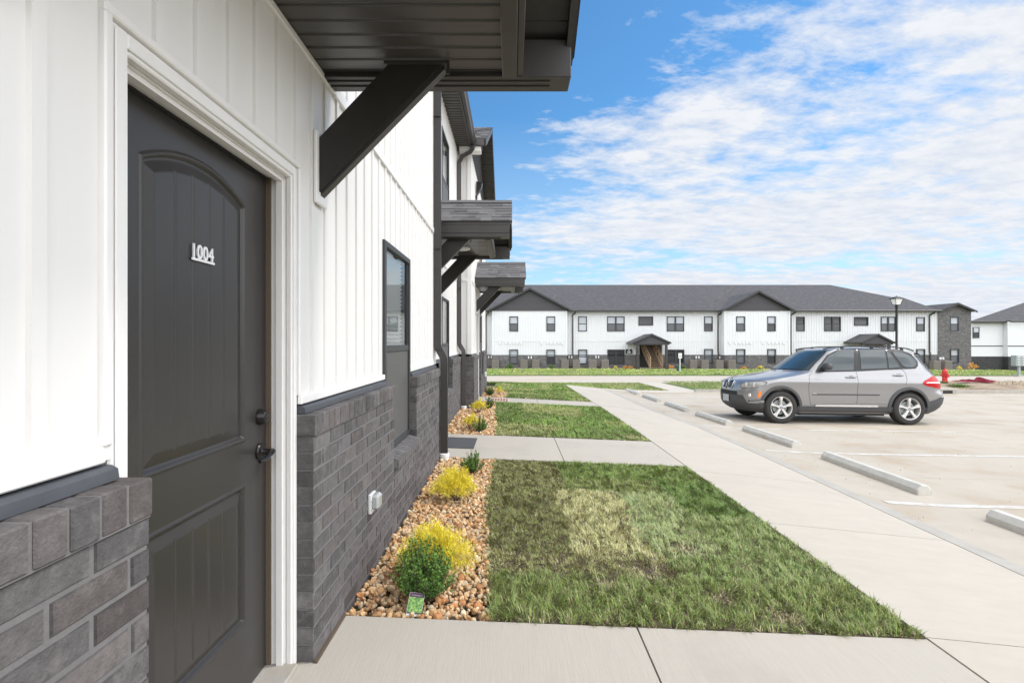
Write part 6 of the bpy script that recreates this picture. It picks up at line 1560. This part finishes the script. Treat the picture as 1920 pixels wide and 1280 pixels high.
# spoiler lip
mb = MB(); vs = [(4.30+0.07*j-0.10*(abs(y)/0.62)**3, y, 1.672-0.03*j-0.02*(y/0.62)**2) for j in (0, 1) for y in np.linspace(-0.60, 0.60, 16)]+[(4.30+0.07*j-0.10*(abs(y)/0.62)**3, y, 1.635-0.025*j-0.02*(y/0.62)**2) for j in (0, 1) for y in np.linspace(-0.60, 0.60, 16)]
mb.add(vs, [(i, i+1, 17+i, 16+i) for i in range(15)]+[(32+i, 33+i, 49+i, 48+i) for i in range(15)]+[(16+i, 17+i, 49+i, 48+i) for i in range(15)], 'car_paint'); mb.build('rear_spoiler', CW, smooth=True)
mb = MB(); mb.box(0.45, 4.25, -0.70, 0.70, 0.22, 0.30, 'near_black'); mb.box(1.35, 3.3, -0.78, 0.78, 0.19, 0.25, 'near_black'); mb.build('underbody', CW)
for xw in (0.86, 3.79):
    for s in (-1, 1):
        o = (xw, s*0.93, 0.370); q = -s      # q points inwards
        mb = MB(); T = [(0.252, 0.02), (0.262, 0.0), (0.300, -0.006), (0.335, 0.000), (0.356, 0.018), (0.368, 0.045), (0.370, 0.13), (0.368, 0.21), (0.350, 0.24), (0.262, 0.245), (0.250, 0.23)]
        mb.lathe([(r_, q*a) for r_, a in T], o, 'y', 'tyre', n=56)
        for k in range(56):                   # tread blocks on the shoulder
            a = 2*math.pi*k/56
            p = [(0.350, 0.014), (0.3675, 0.050), (0.3695, 0.11)]
            mb.tube([(o[0]+r_*math.cos(a+0.02*j), o[1]+q*d, o[2]+r_*math.sin(a+0.02*j)) for j, (r_, d) in enumerate(p)], (0.004, 0.007), 'tyre', sq=True)
        wh = mb.build('wheel', CW, smooth=True)
        mb = MB(); mb.lathe([(r_, q*a) for r_, a in ((0.254, 0.012), (0.247, 0.004), (0.236, 0.010), (0.228, 0.045), (0.222, 0.11), (0.222, 0.20))], o, 'y', 'alloy', n=48)
        for k in range(5):
            a = 2*math.pi*k/5+math.pi/2
            def Q(r_, w_, d): return (o[0]+r_*math.cos(a)-w_*math.sin(a), o[1]+q*d, o[2]+r_*math.sin(a)+w_*math.cos(a))
            secs = [(0.035, 0.034, 0.024), (0.08, 0.029, 0.020), (0.15, 0.030, 0.014), (0.20, 0.038, 0.010), (0.236, 0.050, 0.012)]; vs = []
            for r_, w_, d in secs: vs += [Q(r_, -w_, d+0.012), Q(r_, -w_*0.62, d-0.004), Q(r_, 0, d+0.001), Q(r_, w_*0.62, d-0.004), Q(r_, w_, d+0.012), Q(r_, w_*0.9, d+0.05), Q(r_, -w_*0.9, d+0.05)]
            mb.add(vs, [(i*7+j, i*7+(j+1) % 7, (i+1)*7+(j+1) % 7, (i+1)*7+j) for i in range(4) for j in range(7)], 'alloy')
        mb.lathe([(0, q*0.012), (0.034, q*0.012), (0.040, q*0.018), (0.07, q*0.030), (0.07, q*0.07)], o, 'y', 'alloy', n=24)
        rm = mb.build('rim', wh, smooth=True, angle=40)
        mb = MB()
        for k in range(5): a = 2*math.pi*(k+0.5)/5+math.pi/2; mb.lathe([(0, q*0.022), (0.010, q*0.022), (0.010, q*0.035)], (o[0]+0.058*math.cos(a), o[1], o[2]+0.058*math.sin(a)), 'y', 'near_black', n=8)
        mb.build('wheel_bolt', rm)
        mb = MB(); roundel(mb, (o[0], o[1]+q*0.009 if s < 0 else o[1]-0.013, o[2]), 'y', 0.030); mb.build('hub_emblem', rm)
        mb = MB(); mb.lathe([(0, q*0.10), (0.165, q*0.10), (0.165, q*0.12), (0, q*0.12)], o, 'y', 'galv', n=32); mb.lathe([(0.0, q*0.15), (0.22, q*0.15), (0.22, q*0.24)], o, 'y', 'near_black', n=32); mb.build('brake_disc', wh, smooth=True)
# small badge at the foot of the front door
mb = MB(); x, z = pix(818, 480)
for i in range(4): mb.box(x+i*0.022, x+i*0.022+0.015, -(Wxz(x, z)+0.006), -(Wxz(x, z)-0.002), z-0.008, z+0.012, 'chrome')
mb.build('badge', CW)
if '_local' in CW: del CW['_local']
if '_local' in t: pass
for o in list(bpy.data.objects):
    if '_local' in o: del o['_local']
